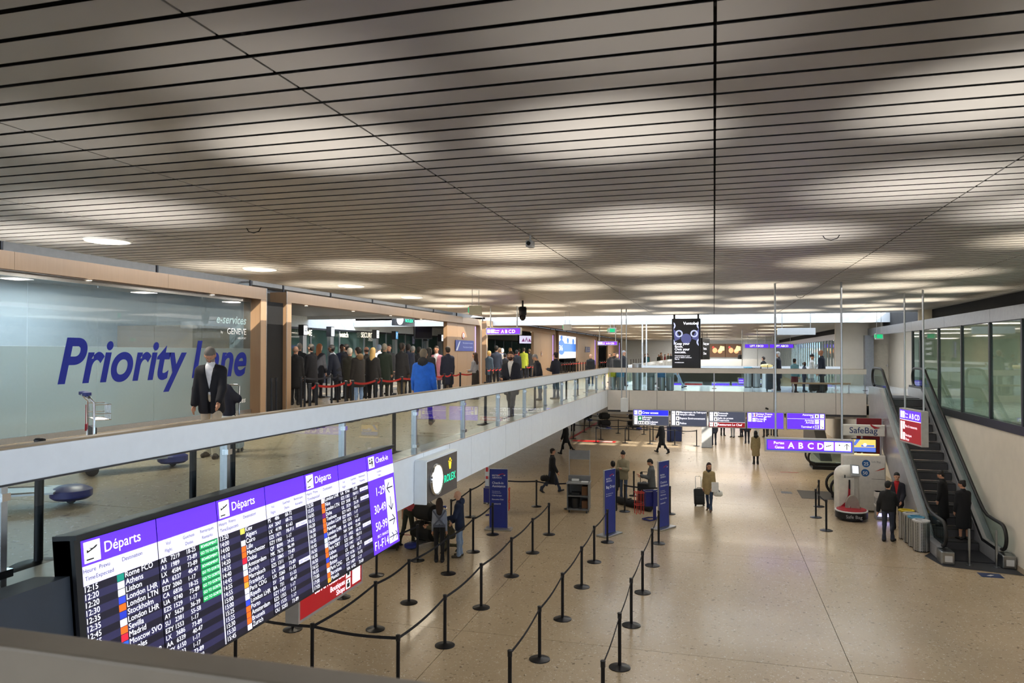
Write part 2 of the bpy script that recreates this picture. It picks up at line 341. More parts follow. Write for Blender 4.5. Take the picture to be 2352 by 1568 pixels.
# skylight above the bridge
sk=struct(MB().box(-21,9,33.3,33.42,7.2,9.2).box(-21,9,38.5,38.62,7.0,9.2).build('wall_skylight',WHITE),'white upstand walls of the skylight')
MB().box(-21,6.3,38.3,38.5,7.0,7.3).build('beam',WHITE,sk)
g=MB()
for k in range(25): g.box(-21+1.25*k,-20.86+1.25*k,33.4,38.5,9.0,9.12)
for y in (34.6,36.0,37.3): g.box(-21,9,y,y+.2,9.0,9.12)
struct(g.build('window_skylight',WHITE),'skylight glazing bars')
# roof above everything that is not ceiling
struct(MB().box(-21,-10.4,-3,33.3,7.9,8.0).box(-21,-10.4,38.6,100,7.9,8.0).build('ceiling_left',mat('pale_plaster','d4d6d4',.8)),'plain white ceiling over the left concourse edge')
# ceiling fittings
for i in range(5):
    t=thing('ceiling_light','round white recessed ceiling lamp, %s along the left strip'%ORD[i],'ceiling light',(-8.8,9.02+3.85*i,CZ),group='round lamps in the slatted ceiling')
    MB().lathe([(.32,-.03),(.34,-.005),(.34,.02),(.1,.03)],24).build('rim',WHITE,t,True); MB().lathe([(.02,-.04),(.27,-.036),(.3,-.03)],24).build('diffuser',glow('fff3dd',1.6),t,True); area('round_lamp_light',(-8.8,9.02+3.85*i,CZ-.05),.5,.5,80,'fff4e4')
t=thing('dome_camera','black dome camera hanging from the ceiling above the left railing','camera',(-5.95,22.9,CZ))
MB().cyl((0,0,0),(0,0,-.2),.03).build('stem',BLACK,t,True); MB().lathe([(.1,-.2),(.13,-.24),(.13,-.45),(.09,-.5)],16).build('housing',BLACK,t,True); MB().lathe([(.11,-.5),(.1,-.58),(.05,-.64),(.01,-.65)],16).build('dome',mat('smoked','0a0a0c',.1),t,True)
t=thing('ceiling_camera','small white camera below the ceiling slats over the hall','camera',(-2.55,10.24,CZ))
MB().cyl((0,0,0),(0,0,-.08),.015).rbox(-.05,.05,-.09,.09,-.18,-.08,.02).build('housing',WHITE,t,True); MB().cyl((0,-.09,-.13),(0,-.11,-.13),.03).build('lens',BLACK,t,True)
for i,p in enumerate([(583,523),(1909,540),(1838,678)]):
    q=at(*p,Z=CZ); m=MB().tube([(q.x-.12,q.y,CZ+.01),(q.x-.08,q.y,CZ-.05),(q.x,q.y,CZ-.07),(q.x+.08,q.y,CZ-.05),(q.x+.12,q.y,CZ+.01)],.006)
    tag(m.build('cable_loop',BLKMET),['cable loop hanging from the slats on the left','cable loop hanging from the slats on the right','small cable loop under the far right slats'][i],'cable')

# --- right wall with ribbon window
rw=struct(MB().box(WX,WX+.2,-3,31.7,0,3.45).box(WX,WX+.2,31.7,40.2,0,3.5).box(WX,WX+.2,40.2,100,0,3.9).build('wall_right',mat('beige_plaster2','dfd7c9',.75,noise=.03,scale=3)),'beige plaster wall beside the escalator')
struct(MB().box(WX-.02,WX,-3,31.7,0,.12).build('baseboard_right',mat('beige_base','a89b88',.5)),'skirting of the right wall')
DKF=mat('anthracite_frame','3c3d42',.4,.4); CLAD=mat('grey_cladding','8b8d90',.35,.6)
struct(MB().box(WX-.04,WX+.2,-3,31.7,3.45,3.68).build('trim_2',DKF),'dark sill under the right ribbon window')
cl=struct(MB().box(WX-.02,WX+.3,-3,100,6.40,6.74).build('trim_3',CLAD),'grey metal band above the right ribbon window')
for k in range(24): MB().box(WX-.045,WX-.02,-2+4.2*k,2.19+4.2*k,6.38,6.74).build('cladding_panel',CLAD,cl)
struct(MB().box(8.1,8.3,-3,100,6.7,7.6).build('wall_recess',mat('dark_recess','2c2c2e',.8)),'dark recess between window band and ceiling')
wn=struct(MB().box(WX+.0,WX+.05,-3,31.7,6.36,6.41).build('window_1',DKF),'ribbon window above the escalator')
MY=[9.5,11.8,14.1,16.5,18.8,21.1,23.35,25.78,28.22,30.54,31.66]
for y in MY: MB().box(WX-.03,WX+.06,y-.045,y+.045,3.68,6.4).build('mullion',DKF,wn)
for a,b in zip(MY[:-1],MY[1:]): MB().box(WX+.01,WX+.02,a+.045,b-.045,3.68,6.38).build('pane',TEAL if a>15 else GLASS,wn)
w2=struct(MB().box(WX,WX+.05,40.2,100,6.36,6.41).build('window_2',DKF),'long glazed wall beyond the bridge')
MY=[40.3+1.3*k for k in range(46)]
for y in MY: MB().box(WX-.04,WX+.05,y-.04,y+.04,3.9,6.4).build('mullion',ALU,w2)
for a,b in zip(MY[:-1],MY[1:]): MB().box(WX+.01,WX+.02,a+.04,b-.04,3.9,6.38).build('pane',TEAL,w2)
struct(MB().box(WX+.2,13,14,31.7,3.5,3.68).box(WX+.2,13,40.2,100,3.7,3.9).build('floor_right_room',mat('pale_floor','cfd2d2')),'floor of the rooms behind the ribbon windows')
struct(MB().box(13,13.2,14,100,3.5,7.6).box(WX+.2,13,14,14.2,3.5,7.5).box(WX+.2,13,31.5,31.7,0,7.5).build('wall_right_room',mat('cream_plaster','d8cfba',.8)),'cream back wall of the rooms behind the windows')
struct(MB().box(8.3,13.2,14,100,6.9,7.0).build('ceiling_right_room',mat('pale_plaster')),'ceiling of the rooms behind the windows')
for y in (19,26,45,60,75): area('room_fill',(10.5,y,6.85),.6,4,240,'fff0d8')  # added fill without fixtures, brightens the rooms behind the glass
# alcove by the top of the escalator
BEI=mat('beige_plaster')
struct(MB().box(5.8,9.0,29.9,40.2,3.5,MZ).build('floor_landing',mat('pale_floor')),'landing at the top of the escalator')
struct(MB().box(5.9,9,40,40.2,MZ,7.3).box(8.4,8.6,31.7,40,MZ,7.3).build('wall_alcove',BEI),'beige alcove walls beyond the escalator')
struct(MB().box(WX-.25,WX+.15,39.6,40.05,MZ,6.4).build('wall_pillar',mat('grey_cladding')),'grey pillar at the alcove')
d=struct(MB().box(7.62,8.32,39.95,39.99,MZ,MZ+2.1).build('door_1',mat('beige_door','b3a792',.6)),'plain beige door in the alcove')
MB().box(8.2,8.3,39.9,39.95,MZ+1,MZ+1.03).box(8.27,8.3,39.93,39.96,MZ+.93,MZ+1.1).build('door_handle',CHROME,d)
struct(MB().box(5.9,WX,29.7,40.2,0,.01).box(5.85,5.95,46,52,0,3.5).build('wall_under_stairs',mat('beige_plaster')),'wall beneath the landing')

# --- left concourse: timber portals
def portal(n,y0,y1,seg,infill=None):
    f=struct(MB().box(GX-.55,GX-.02,y0+.02,y1-.02,6.95,7.22).box(GX-.55,GX-.02,y0+.02,y0+.22,MZ,6.95).box(GX-.55,GX-.02,y1-.22,y1-.02,MZ,6.95).build('trim_portal',WOOD2),'timber portal %d of the left concourse'%n)
    k=max(1,round((y1-y0)/seg)); st=(y1-y0)/k
    for i in range(k): MB().box(GX-.02,GX,y0+st*i+.003,y0+st*(i+1)-.003,6.93,7.24).build('fascia_board',WOOD,f)
    MB().box(GX-.02,GX,y0,y0+.25,MZ,6.928).build('post_board',WOOD,f); MB().box(GX-.02,GX,y1-.25,y1,MZ,6.928).build('post_board',WOOD,f)
    MB().box(GX,GX+.012,y0,y0+.012,MZ,7.24).box(GX,GX+.012,y1-.012,y1,MZ,7.24).build('edge_strip',ALU,f)
    if infill:
        a,b=infill; q=(b-a)/3
        for i in range(3): MB().box(GX-.3,GX-.12,a+q*i+.004,a+q*(i+1)-.004,MZ,6.94).build('wood_panel',WOOD2 if n==2 else WOOD,f)
        MB().box(GX-.12,GX-.1,b-.12,b-.07,MZ+.2,6.85).build('light_strip',glow('a98cff',2.2),f)
    for i in range(k):
        o=MB().lathe([(.05,6.925),(.05,6.93),(.01,6.93)],12,c=(GX-.28,y0+st*(i+.5))).build('spot_lamp',glow('fff2dc',3),f)
    for i in range(k+1): 
        y=min(max(y0+st*i,y0+.3),y1-.3); MB().cyl((GX-.3,y,7.2),(GX-.3,y,7.92),.03,n=8).build('hanger',BLKMET,f)
    return f
portal(1,6.2,17.3,3.25)
portal(2,18.26,36.3,3.0,(31.5,35.7)); portal(3,37.1,54.7,4.2,(48.2,54.4)); portal(4,55.8,75.1,4.8,(64.8,74.8)); portal(5,75.9,95,4.8,(84,94.7))
# glass front of the first portal
gf=struct(MB().box(GX-.35,GX-.29,6.45,17.05,MZ,MZ+.1).box(GX-.35,GX-.29,6.45,17.05,6.85,6.94).build('window_3',ALU),'glazed front of the first portal')
GY=[7.32,8.88,10.44,12.0,13.56,15.12,17.05]
for a,b in zip(GY[:-1],GY[1:]):
    MB().box(GX-.33,GX-.318,a+.006,b-.006,5.62,6.85).build('upper_pane',TINT,gf); MB().box(GX-.33,GX-.318,a+.006,b-.006,MZ+.1,5.618).build('frosted_pane',FROST,gf)
yA,yB=at(132,880,X=GX-.312).y,at(566,850,X=GX-.312).y
sy=Matrix.Translation((GX-.312,yA,4.93))@Matrix.Rotation(PI/2,4,'Z')
lt=MB(); lt.text('Priority Lane',0,0,1.22,y=0,shear=.26,bold=.024,sx=1.6,fit=yB-yA,res=14)
ob=lt.build('lettering',mat('sign_blue','041a7c',.9),gf); ob.matrix_world=sy
lt=MB(); lt.text('GENEVE',0,0,.22,y=0,align='r'); lt.text('by',-.95,.02,.09,y=0,align='r'); lt.text('AEROPORT',0,-.12,.07,y=0,align='r'); lt.text('www.gva.ch/eservices',0,-1.78,.2,y=0,align='r',shear=.25,bold=.012)
ob=lt.build('white_lettering',mat('white_print','f4f6f6',.5),gf); ob.matrix_world=Matrix.Translation((GX-.312,16.85,5.98))@Matrix.Rotation(PI/2,4,'Z')
lt=MB(); lt.text('e-services',0,0,.3,y=0,align='r',shear=.25,bold=.015)
ob=lt.build('faint_lettering',mat('grey_teal_print','6f8488',.8),gf); ob.matrix_world=Matrix.Translation((GX-.311,16.85,6.25))@Matrix.Rotation(PI/2,4,'Z')
# room behind the glazed front
RW=mat('pale_blue_wall','cdd5d9',.7)
struct(MB().box(-15.2,-15.0,11.9,17.3,MZ,7.3).box(-15.2,-15.0,3,9.5,MZ,7.3).box(-15.2,-15,9.5,11.9,6.3,7.3).box(-15.2,-12.2,17.1,17.3,MZ,7.3).build('wall_lane_room',RW),'pale wall behind the glazed front')
struct(MB().box(-14.9,-12.6,15.6,17.05,MZ,6.2).build('wall_lane_core',WOOD),'timber block behind the glazed front')
struct(MB().box(-15.2,GX-.5,3,17.3,7.1,7.2).build('ceiling_lane_room',mat('pale_plaster')),'ceiling behind the glazed front')
struct(MB().box(-15.02,-14.95,9.4,9.5,MZ,6.4).box(-15.02,-14.95,11.9,12.0,MZ,6.4).box(-15.02,-14.95,9.4,12,6.3,6.4).build('trim_doorway',mat('lit_frame','dfe6ff',.4,em=.5)),'light frame of the dark doorway')
struct(MB().box(-18,-17.9,7,14,MZ,7).build('wall_lane_back',GRAPH),'dark space beyond the doorway')
area('lane_fill',(-13.6,11,7.05),1.2,6,350,'eaf4ff')  # unseen area light added to brighten the frosted front
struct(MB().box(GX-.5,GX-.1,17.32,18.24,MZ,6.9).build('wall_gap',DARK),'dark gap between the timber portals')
# security hall behind the second and third portal
SX=-20
struct(MB().box(SX-.2,SX,17.4,100,6.79,7.9).box(SX-.2,SX,17.4,18.6,MZ,6.8).build('wall_security',mat('white_blue_wall','dfe8ec',.7)),'white upper wall of the security hall')
struct(MB().box(SX,GX-.5,17.4,33.3,7.36,7.46).box(SX,GX-.5,38.5,100,7.36,7.46).build('ceiling_security',mat('pale_plaster')),'ceiling of the security hall')
struct(MB().box(SX,GX-.55,17.32,17.4,MZ,7.4).build('wall_security_side',RW),'side wall of the security hall')
struct(MB().box(-24,-23.8,17.4,100,MZ,7).build('wall_shops',mat('shop_dark','8f897c',.7)),'dark shop interiors behind the security hall')
sh=struct(MB().box(SX-.12,SX-.04,18.6,100,MZ,MZ+.9).build('wall_counter',mat('navy_counter','1c2740',.5)),'navy desk front along the security hall')
w4=struct(MB().box(SX-.1,SX,18.6,100,6.7,6.8).build('window_4',DKF),'glazed shop fronts of the security hall')
yy=18.6
for k in range(26): MB().box(SX-.08,SX,yy+3*k,yy+3*k+.12,MZ,6.8).build('mullion',ALU,w4)
for k in range(25): MB().box(SX-.05,SX-.04,yy+3*k+.12,yy+3*k+3,MZ+.9,6.7).build('pane',TEAL,w4)
for y in (22,27,32,41,46): area('security_lamp',(-16,y,7.3),3,.4,60,'eef4ff')
for y in (24,32,44,52): area('shop_fill',(-22,y,6.85),1,4,70,'ffeccc')  # fill added to brighten the shop interiors
struct(MB().box(-24,SX-.2,17.4,100,7.0,7.1).build('ceiling_shops',mat('pale_plaster')),'ceiling of the shops')
for i,(px,n,c) in enumerate([(696,'4','f4f8fa'),(759,'5','f4f8fa'),(863,'6','eef6fb'),(907,'7','4a86b0'),(979,'8','3a4a58'),(1012,'9','f0f4f6')]):
    q=at(px,760,X=-19.4); t=thing('desk_pillar','grey pillar with lit number %s in the security hall'%n,'pillar',(q.x,q.y,MZ),rz=PI/2,group='numbered pillars in the security hall')
    MB().box(-.17,.17,-.1,.1,0,2.95).build('shaft',ALU,t)
    b=MB().box(-.19,.19,-.14,.14,2.45,2.98).build('light_box',GRAPH,t); MB().rect(-.16,.16,2.49,2.94,-.142).build('lit_face',glow(c,1.3 if i not in(4,) else .3),b)
    MB().text(n,0,2.58,.4,y=-.146,align='c').build('numeral',mat('numeral_grey','5a6a74') if c[0] in 'ef' else glow('ffffff',.8),b)
for i,(px,py,s,x) in enumerate([(703,770,'HOME',-19.9),(790,774,'watch',-19.9),(846,775,'SECURITY',-19.9)]):
    q=at(px,py,X=-19.9); lt=MB().text(s,0,0,.42,y=0,align='c',bold=.01).build('shop_lettering',glow('fff4dc',1.2)); lt.matrix_world=Matrix.Translation(q)@Matrix.Rotation(PI/2,4,'Z'); lt.parent=w4
struct(MB().box(-12.6,-12.5,-3,33.2,7.24,7.9).box(-12.6,-12.5,38.7,100,7.24,7.9).build('wall_above_portals',mat('pale_plaster')),'pale wall above the timber portals')
for y in (7,14,21,28): area('wall_fill',(-10.75,y,7.78),6,.1,26,'fff2dc',(0,-PI/2,0)).rotation_euler=(PI/2,0,PI/2)  # unseen fill added to brighten the wall above the portals
# plain parts of the concourse beyond the portals
struct(MB().box(-11.6,-11.4,95.2,100,MZ,7.4).build('wall_left_far',mat('cream_plaster')),'cream wall at the far left')
struct(MB().box(-21,9.5,100,100.2,0,8).build('wall_far',mat('pale_far_wall','d5dade',.7)),'far end wall of the terminal')
struct(MB().box(RX,5.77,88,100,3.2,MZ).build('floor_far_bridge',mat('pale_floor')),'second bridge at the far end')
struct(MB().box(RX,5.77,88,88.1,3.2,4.85).build('wall_far_parapet',WHITE),'white parapet of the far bridge')
fa2=struct(MB().box(RX-.2,RX,BY2,88,3.21,3.94).build('wall_fascia_far',PANEL),'fascia along the far left concourse')
t=thing('glass_railing','pale railing of the concourse beyond the bridge on the left','railing',(RX,0,0))
MB().box(-.04,.04,BY2,88,4.68,4.877).build('handrail',PANEL,t)
for k in range(20): MB().box(-.02,.02,BY2+.3+2.6*k,BY2+.34+2.6*k,3.94,4.68).build('post',ALU,t); MB().box(-.005,.005,BY2+.36+2.6*k,BY2+2.86+2.6*k,3.95,4.68).build('glass_pane',GLASS,t)
struct(MB().box(5.77,WX,40.2,88,3.5,3.9).build('floor_right_walk',mat('pale_floor')),'walkway along the far glazed wall')
for i,(y,e) in enumerate([(44,520),(54,520),(64,520),(76,620),(86,620),(96,620)]): area('far_fill',(0,y,7.1),8,1.5,e*.8,'fff6ea')  # broad fill added to brighten the hall beyond the bridge
for i,y in enumerate((42,52,62,74,86)): area('concourse_fill',(-8.5,y,7.1),2,2,260,'fff2de')  # wash added over the far left concourse, no fixtures
for i,y in enumerate((28,32)): area('concourse_fill',(-8.5,y,7.1),2,1,120,'fff2de')  # same added wash, nearer part of the concourse
for i,y in enumerate((8,15,22,29)): area('under_mezzanine_lamp',(-9,y,3.15),.5,3,45,'fff0d6')
for i,y in enumerate((34.5,)): area('under_bridge_lamp',(1,y,2.88),8,.5,110,'fff0d6')
# uplights that wash the slats
UP=[(-3.2,5.4),(-.8,5.7),(1.85,5.6),(-.85,9.6),(2.1,8.3),(-6.9,7.3),(-9.3,8.4),(-3.2,12),(1,11.3),(2.4,14.7),(-1.2,15.2),(-6.6,13.2),(-6.6,19.5),(-3.7,18.6),(1.2,19.5),(4.6,17.5),(-9.2,12.6),(-9.2,16.5),(-9.2,20.4),(-1,23),(3.6,23.5),(-6,25.5),(1,27.5),(-3.5,29.5),(5,28.5),(5,12.5),(-9.2,25),(-9.2,30),(-1,19.3),(-8,22.3),(-3.5,24.4),(1.5,24),(4.2,20.3),(-1,26.8),(3,31),(-1.5,31.6),(-7,29),(6.2,22),(6.2,26),(6.3,31),(-4,15),(3.9,9.8)]
NEAR_FILL=[(-2.6,4.0),(-.4,3.9),(2.2,4.1),(4.2,5.2),(-5,4.6)]  # weaker spots added only to lift the dark nearest slats
for x,y in NEAR_FILL+UP+[(x,y) for x in (-8,-4,0,4) for y in (42,48,55,64,75,88)]:
    l=bpy.data.lights.new('uplight','SPOT'); l.energy=(52 if (x,y) in NEAR_FILL else 170+16*min(y,27)) if y<37 else 800; l.spot_size=math.radians(58 if y<7 else 72); l.spot_blend=1.0; l.color=hx('fdf5ea' if y<12 else 'fff0d8'); l.shadow_soft_size=.08
    o=bpy.data.objects.new('uplight',l); o.location=(x,y,5.1 if y<37 else 5.0); o.rotation_euler=(PI,0,0); COL.objects.link(o)

# ================================================================== PEOPLE
def rc(a,b,r1,r2=None,m=0,fy=1,k=.03,g='body'): return ('rc',np.array(a,float),np.array(b,float),r1,r1 if r2 is None else r2,m,fy,k,g)
def el(c,r,m=0,k=.02,g='body',yaw=0,pit=0): return ('el',np.array(c,float),np.array(r,float),yaw,pit,m,k,g)
def cut(c,r,g,yaw=0,pit=0,vee=0): return ('cut',np.array(c,float),np.array(r,float),yaw,pit,vee)
def surf(prims,vox):
    lo=np.array([1e9]*3); hi=-lo
    for p in prims:
        if p[0]=='rc': q=max(p[3],p[4]); lo=np.minimum(lo,np.minimum(p[1],p[2])-q); hi=np.maximum(hi,np.maximum(p[1],p[2])+q)
        elif p[0]=='el': q=max(p[2]); lo=np.minimum(lo,p[1]-q); hi=np.maximum(hi,p[1]+q)
    lo-=2.5*vox; n=np.ceil((hi-lo)/vox).astype(int)+4
    D=np.full(n,9.,np.float32); I=np.zeros(n,np.int8)
    for p in prims:
        if p[0]=='cut': c,r=p[1],p[2]; r=r if p[3]==0==p[4] else np.full(3,np.linalg.norm(r)); a=c-r-vox; b=c+r+vox
        elif p[0]=='rc': q=max(p[3],p[4])+p[7]+2.5*vox; a=np.minimum(p[1],p[2])-q; b=np.maximum(p[1],p[2])+q
        else: q=max(p[2])+p[6]+2.5*vox; a=p[1]-q; b=p[1]+q
        i0=np.clip(((a-lo)/vox).astype(int),0,n-1); i1=np.clip(((b-lo)/vox).astype(int)+2,1,n)
        sl=tuple(slice(u,v) for u,v in zip(i0,i1))
        g=np.meshgrid(*[lo[k]+vox*np.arange(i0[k],i1[k]) for k in range(3)],indexing='ij'); x,y,z=[t.astype(np.float32) for t in g]
        if p[0]=='rc':
            A,B=p[1],p[2]; ba=B-A; L=max(ba@ba,1e-9); fy=p[6]
            t=np.clip(((x-A[0])*ba[0]+(y-A[1])*ba[1]+(z-A[2])*ba[2])/L,0,1)
            d=np.sqrt((x-A[0]-t*ba[0])**2+((y-A[1]-t*ba[1])/fy)**2+(z-A[2]-t*ba[2])**2)-(p[3]+(p[4]-p[3])*t)
            if fy<1: d*=(.5+.5*fy)
            m,k=p[5],p[7]
        else:
            X,Y,Z=x-p[1][0],y-p[1][1],z-p[1][2]
            c,s=math.cos(p[3]),math.sin(p[3]); X,Y=c*X+s*Y,-s*X+c*Y
            c,s=math.cos(p[4]),math.sin(p[4]); Y,Z=c*Y+s*Z,-s*Y+c*Z
            if p[0]=='el':
                r=p[2]; k0=np.sqrt((X/r[0])**2+(Y/r[1])**2+(Z/r[2])**2); k1=np.sqrt((X/r[0]**2)**2+(Y/r[1]**2)**2+(Z/r[2]**2)**2)+1e-6
                d=k0*(k0-1)/k1; m,k=p[5],p[6]
            else:
                r=p[2]; d=np.maximum(np.maximum(np.abs(X)-r[0]*(np.clip((Z+r[2])/(2*r[2]),.04,1) if p[5] else 1),np.abs(Y)-r[1]),np.abs(Z)-r[2])
                D[sl]=np.maximum(D[sl],-d); continue
        o=D[sl]; w=d<o; h=np.maximum(k-np.abs(o-d),0)/k
        I[sl]=np.where(w,m,I[sl]); D[sl]=np.minimum(o,d)-h*h*k*.25
    C=[(i,j,k) for i in (0,1) for j in (0,1) for k in (0,1)]; S=D<0
    sh=tuple(n-1); cs=np.zeros(sh,np.int8)
    for c in C: cs+=S[c[0]:c[0]+sh[0],c[1]:c[1]+sh[1],c[2]:c[2]+sh[2]]
    cells=np.argwhere((cs>0)&(cs<8)); idx=np.full(sh,-1,np.int32); idx[tuple(cells.T)]=np.arange(len(cells))
    V=np.stack([D[tuple((cells+np.array(c)).T)] for c in C],1); acc=np.zeros((len(cells),3)); cnt=np.zeros(len(cells))
    for a in range(8):
        for b in range(a+1,8):
            ca,cb=np.array(C[a]),np.array(C[b])
            if abs(ca-cb).sum()!=1: continue
            va,vb=V[:,a],V[:,b]; w=(va<0)!=(vb<0); t=np.where(w,va/np.where(w,va-vb,1),0)
            acc+=np.where(w[:,None],ca+(cb-ca)*t[:,None],0); cnt+=w
    P=lo+(cells+acc/cnt[:,None])*vox
    F=[];MI=[]
    for ax in range(3):
        a,b=[(1,2),(2,0),(0,1)][ax]
        s0=[slice(1,-1)]*3; s0[ax]=slice(0,-1); s1=[slice(1,-1)]*3; s1[ax]=slice(1,None)
        A=S[tuple(s0)]; B=S[tuple(s1)]; e=np.argwhere(A!=B); off=np.ones(3,int); off[ax]=0; e0=e+off
        if not len(e0): continue
        e1=e0.copy(); e1[:,ax]+=1; ins=S[tuple(e0.T)]
        da=np.zeros(3,int); da[a]=1; db=np.zeros(3,int); db[b]=1
        q=np.stack([idx[tuple((e0-da-db).T)],idx[tuple((e0-db).T)],idx[tuple(e0.T)],idx[tuple((e0-da).T)]],1)
        q=np.where(ins[:,None],q,q[:,::-1]); F.append(q); MI.append(np.where(ins,I[tuple(e0.T)],I[tuple(e1.T)]))
    return P,np.concatenate(F),np.concatenate(MI)
def sdf_obj(name,prims,vox,mats,parent=None):
    P,F,MI=surf(prims,vox); me=bpy.data.meshes.new(name)
    me.vertices.add(len(P)); me.vertices.foreach_set('co',P.astype(np.float32).ravel()); me.loops.add(F.size); me.loops.foreach_set('vertex_index',F.ravel().astype(np.int32))
    me.polygons.add(len(F)); me.polygons.foreach_set('loop_start',np.arange(0,F.size,4,dtype=np.int32)); me.polygons.foreach_set('loop_total',np.full(len(F),4,np.int32))
    for m in mats: me.materials.append(m)
    me.polygons.foreach_set('material_index',np.clip(MI,0,len(mats)-1).astype(np.int32)); me.polygons.foreach_set('use_smooth',[True]*len(F)); me.update(); me.validate()
    return link(name,me,parent)
PEOPLE=[]
SKINS={'a':'c08f74','b':'a8765a','c':'4a3226','d':'d1a58c'}
REST=((.06,.12,.15,0),(.06,.12,.15,0)); STAND=((.02,.03),(-.02,.02)); WALK=((.38,.12),(-.30,.30)); WALK2=((-.34,.35),(.42,.10))
def person(label,x,y,z,head,h=1.75,top='222226',trousers='20222a',shoes='1c1a1a',skin='a',hair='2a211c',style='short',
           jacket=None,jl=.48,jopen=False,arms=REST,legs=STAND,lean=.03,look=(0,0),w=1.0,vox=.022,short_sleeve=False,skirt=None,barelegs=False,beard=None,hood=None,group=None,cap=None,scarf=None,fat=1.0,yoke=None):
    for _ in range(6):
        if z<3: break
        n_=[q for q in PEOPLE if abs(q[0]-x)<.5 and abs(q[1]-y)<.5 and q[2]>3]
        if not n_: break
        y+=.5; x-=.12 if x<-5 else 0
    PEOPLE.append((x,y,z))
    s=h/1.75; P=[]; SK,TP,TR,SH,EY,LP,BD,SC_,CF=range(9)
    hz=.925*s; th,sh_=.44*s,.415*s
    J={}
    for i,sd in enumerate((-1,1)):
        a,k=legs[i]; hip=np.array([sd*.088*s*w,0,hz]); kn=hip+th*np.array([sd*.01,math.sin(a),-math.cos(a)]); an=kn+sh_*np.array([0,math.sin(a-k),-math.cos(a-k)])
        f=max(-.9,min(.25,a-k)) if abs(a-k)>.2 else 0
        J[i]=(hip,kn,an,f)
    dz=-min(J[i][2][2]-.07*s-max(0,-J[i][3])*.09 for i in (0,1))
    sh3=np.array([0,0,dz])
    for i,sd in enumerate((-1,1)):
        hip,kn,an,f=[q+sh3 if isinstance(q,np.ndarray) else q for q in J[i]]
        lm=SK if barelegs else TR
        P.append(rc(hip,kn,.088*s*fat,.058*s,TR if not barelegs else lm)); P.append(rc(kn,an+[0,0,.02],.058*s,.040*s if not barelegs else .036*s,lm,k=.03)); P.append(el(kn+[0,-.035*s,-.11*s],[.045*s,.05*s,.11*s],lm))
        if not barelegs: P.append(rc(an+[0,0,.09*s],an+[0,0,.0],.050*s,.056*s,TR))
        fd=np.array([sd*.12,math.cos(f),math.sin(f)]); heel=an+np.array([0,-.03*s,-.03*s]); P.append(rc(heel,heel+fd*.19*s+[0,0,-.012*s],.042*s,.034*s,SH,k=.02)); P.append(rc(an,heel,.045*s,.042*s,SH))
        P.append(rc(heel+[0,-.01,-.03*s],heel+fd*.2*s+[0,0,-.035*s],.018*s,.014*s,SH,k=.01))
    pel=np.array([0,0,hz+dz]); up=np.array([0,math.sin(lean),math.cos(lean)])
    P.append(el(pel+[0,-.005,.03*s],[.15*s*w*fat,(.100 if jacket else .115)*s*fat,.12*s],TR)); waist=pel+up*.18*s; chest=pel+up*.40*s; shc=pel+up*.50*s; nk=pel+up*.545*s
    P.append(rc(waist-up*.08*s+[-.05*s*w,0,0],chest+[-.062*s*w,0,0],.108*s*fat,.115*s*w,TP,fy=.85)); P.append(rc(waist-up*.08*s+[.05*s*w,0,0],chest+[.062*s*w,0,0],.108*s*fat,.115*s*w,TP,fy=.85))
    P.append(rc(nk-up*.06,shc+[-.15*s*w,0,-.045*s],.062*s,.055*s,TP,k=.05)); P.append(rc(nk-up*.06,shc+[.15*s*w,0,-.045*s],.062*s,.055*s,TP,k=.05)); P.append(rc(nk-up*.05,nk+up*.02,.075*s,.058*s,TP,k=.04))
    pit,yw=look; hc=nk+up*.065*s+np.array([math.sin(-yw)*.02,.015*s+.05*s*math.sin(max(0,pit)),.105*s-.03*s*abs(math.sin(pit))])
    cy,sy_=math.cos(yw),math.sin(yw); cp,sp=math.cos(pit),math.sin(pit)
    def hd(x_,y_,z_):   # head frame: x right, y forward, z up ; pitch down positive
        y2=y_*cp+z_*sp; z2=-y_*sp+z_*cp; return hc+np.array([x_*cy-y2*sy_,x_*sy_+y2*cy,z2])*s
    P.append(rc(nk-up*.03,hd(0,-.01,-.06),.052*s,.055*s,SK,k=.02))
    P.append(el(hd(0,-.008,.02),np.array([.076,.096,.098])*s,SK,yaw=yw,pit=-pit)); P.append(el(hd(0,.02,-.055),np.array([.056,.066,.062])*s,BD if beard else SK,yaw=yw,pit=-pit,k=.03))
    if beard: P.append(el(hd(0,.05,-.085),np.array([.042,.04,.035])*s,BD,k=.02)); P.append(rc(hd(-.062,.01,-.03),hd(-.04,.06,-.075),.016*s,m=BD,k=.01)); P.append(rc(hd(.062,.01,-.03),hd(.04,.06,-.075),.016*s,m=BD,k=.01))
    P.append(rc(hd(0,.088,.01),hd(0,.108,-.025),.010*s,.015*s,SK,k=.015)); P.append(rc(hd(-.04,.078,.028),hd(.04,.078,.028),.014*s,m=SK,k=.02))
    for sd in (-1,1):
        P.append(el(hd(sd*.078,-.005,-.008),np.array([.013,.024,.034])*s,SK,k=.008,yaw=yw)); P.append(el(hd(sd*.031,.0845,.008),np.array([.013,.009,.008])*s,EY,k=.001,yaw=yw))
    P.append(rc(hd(-.022,.083,-.058),hd(.022,.083,-.058),.008*s,m=LP,k=.004))
    AR=[]
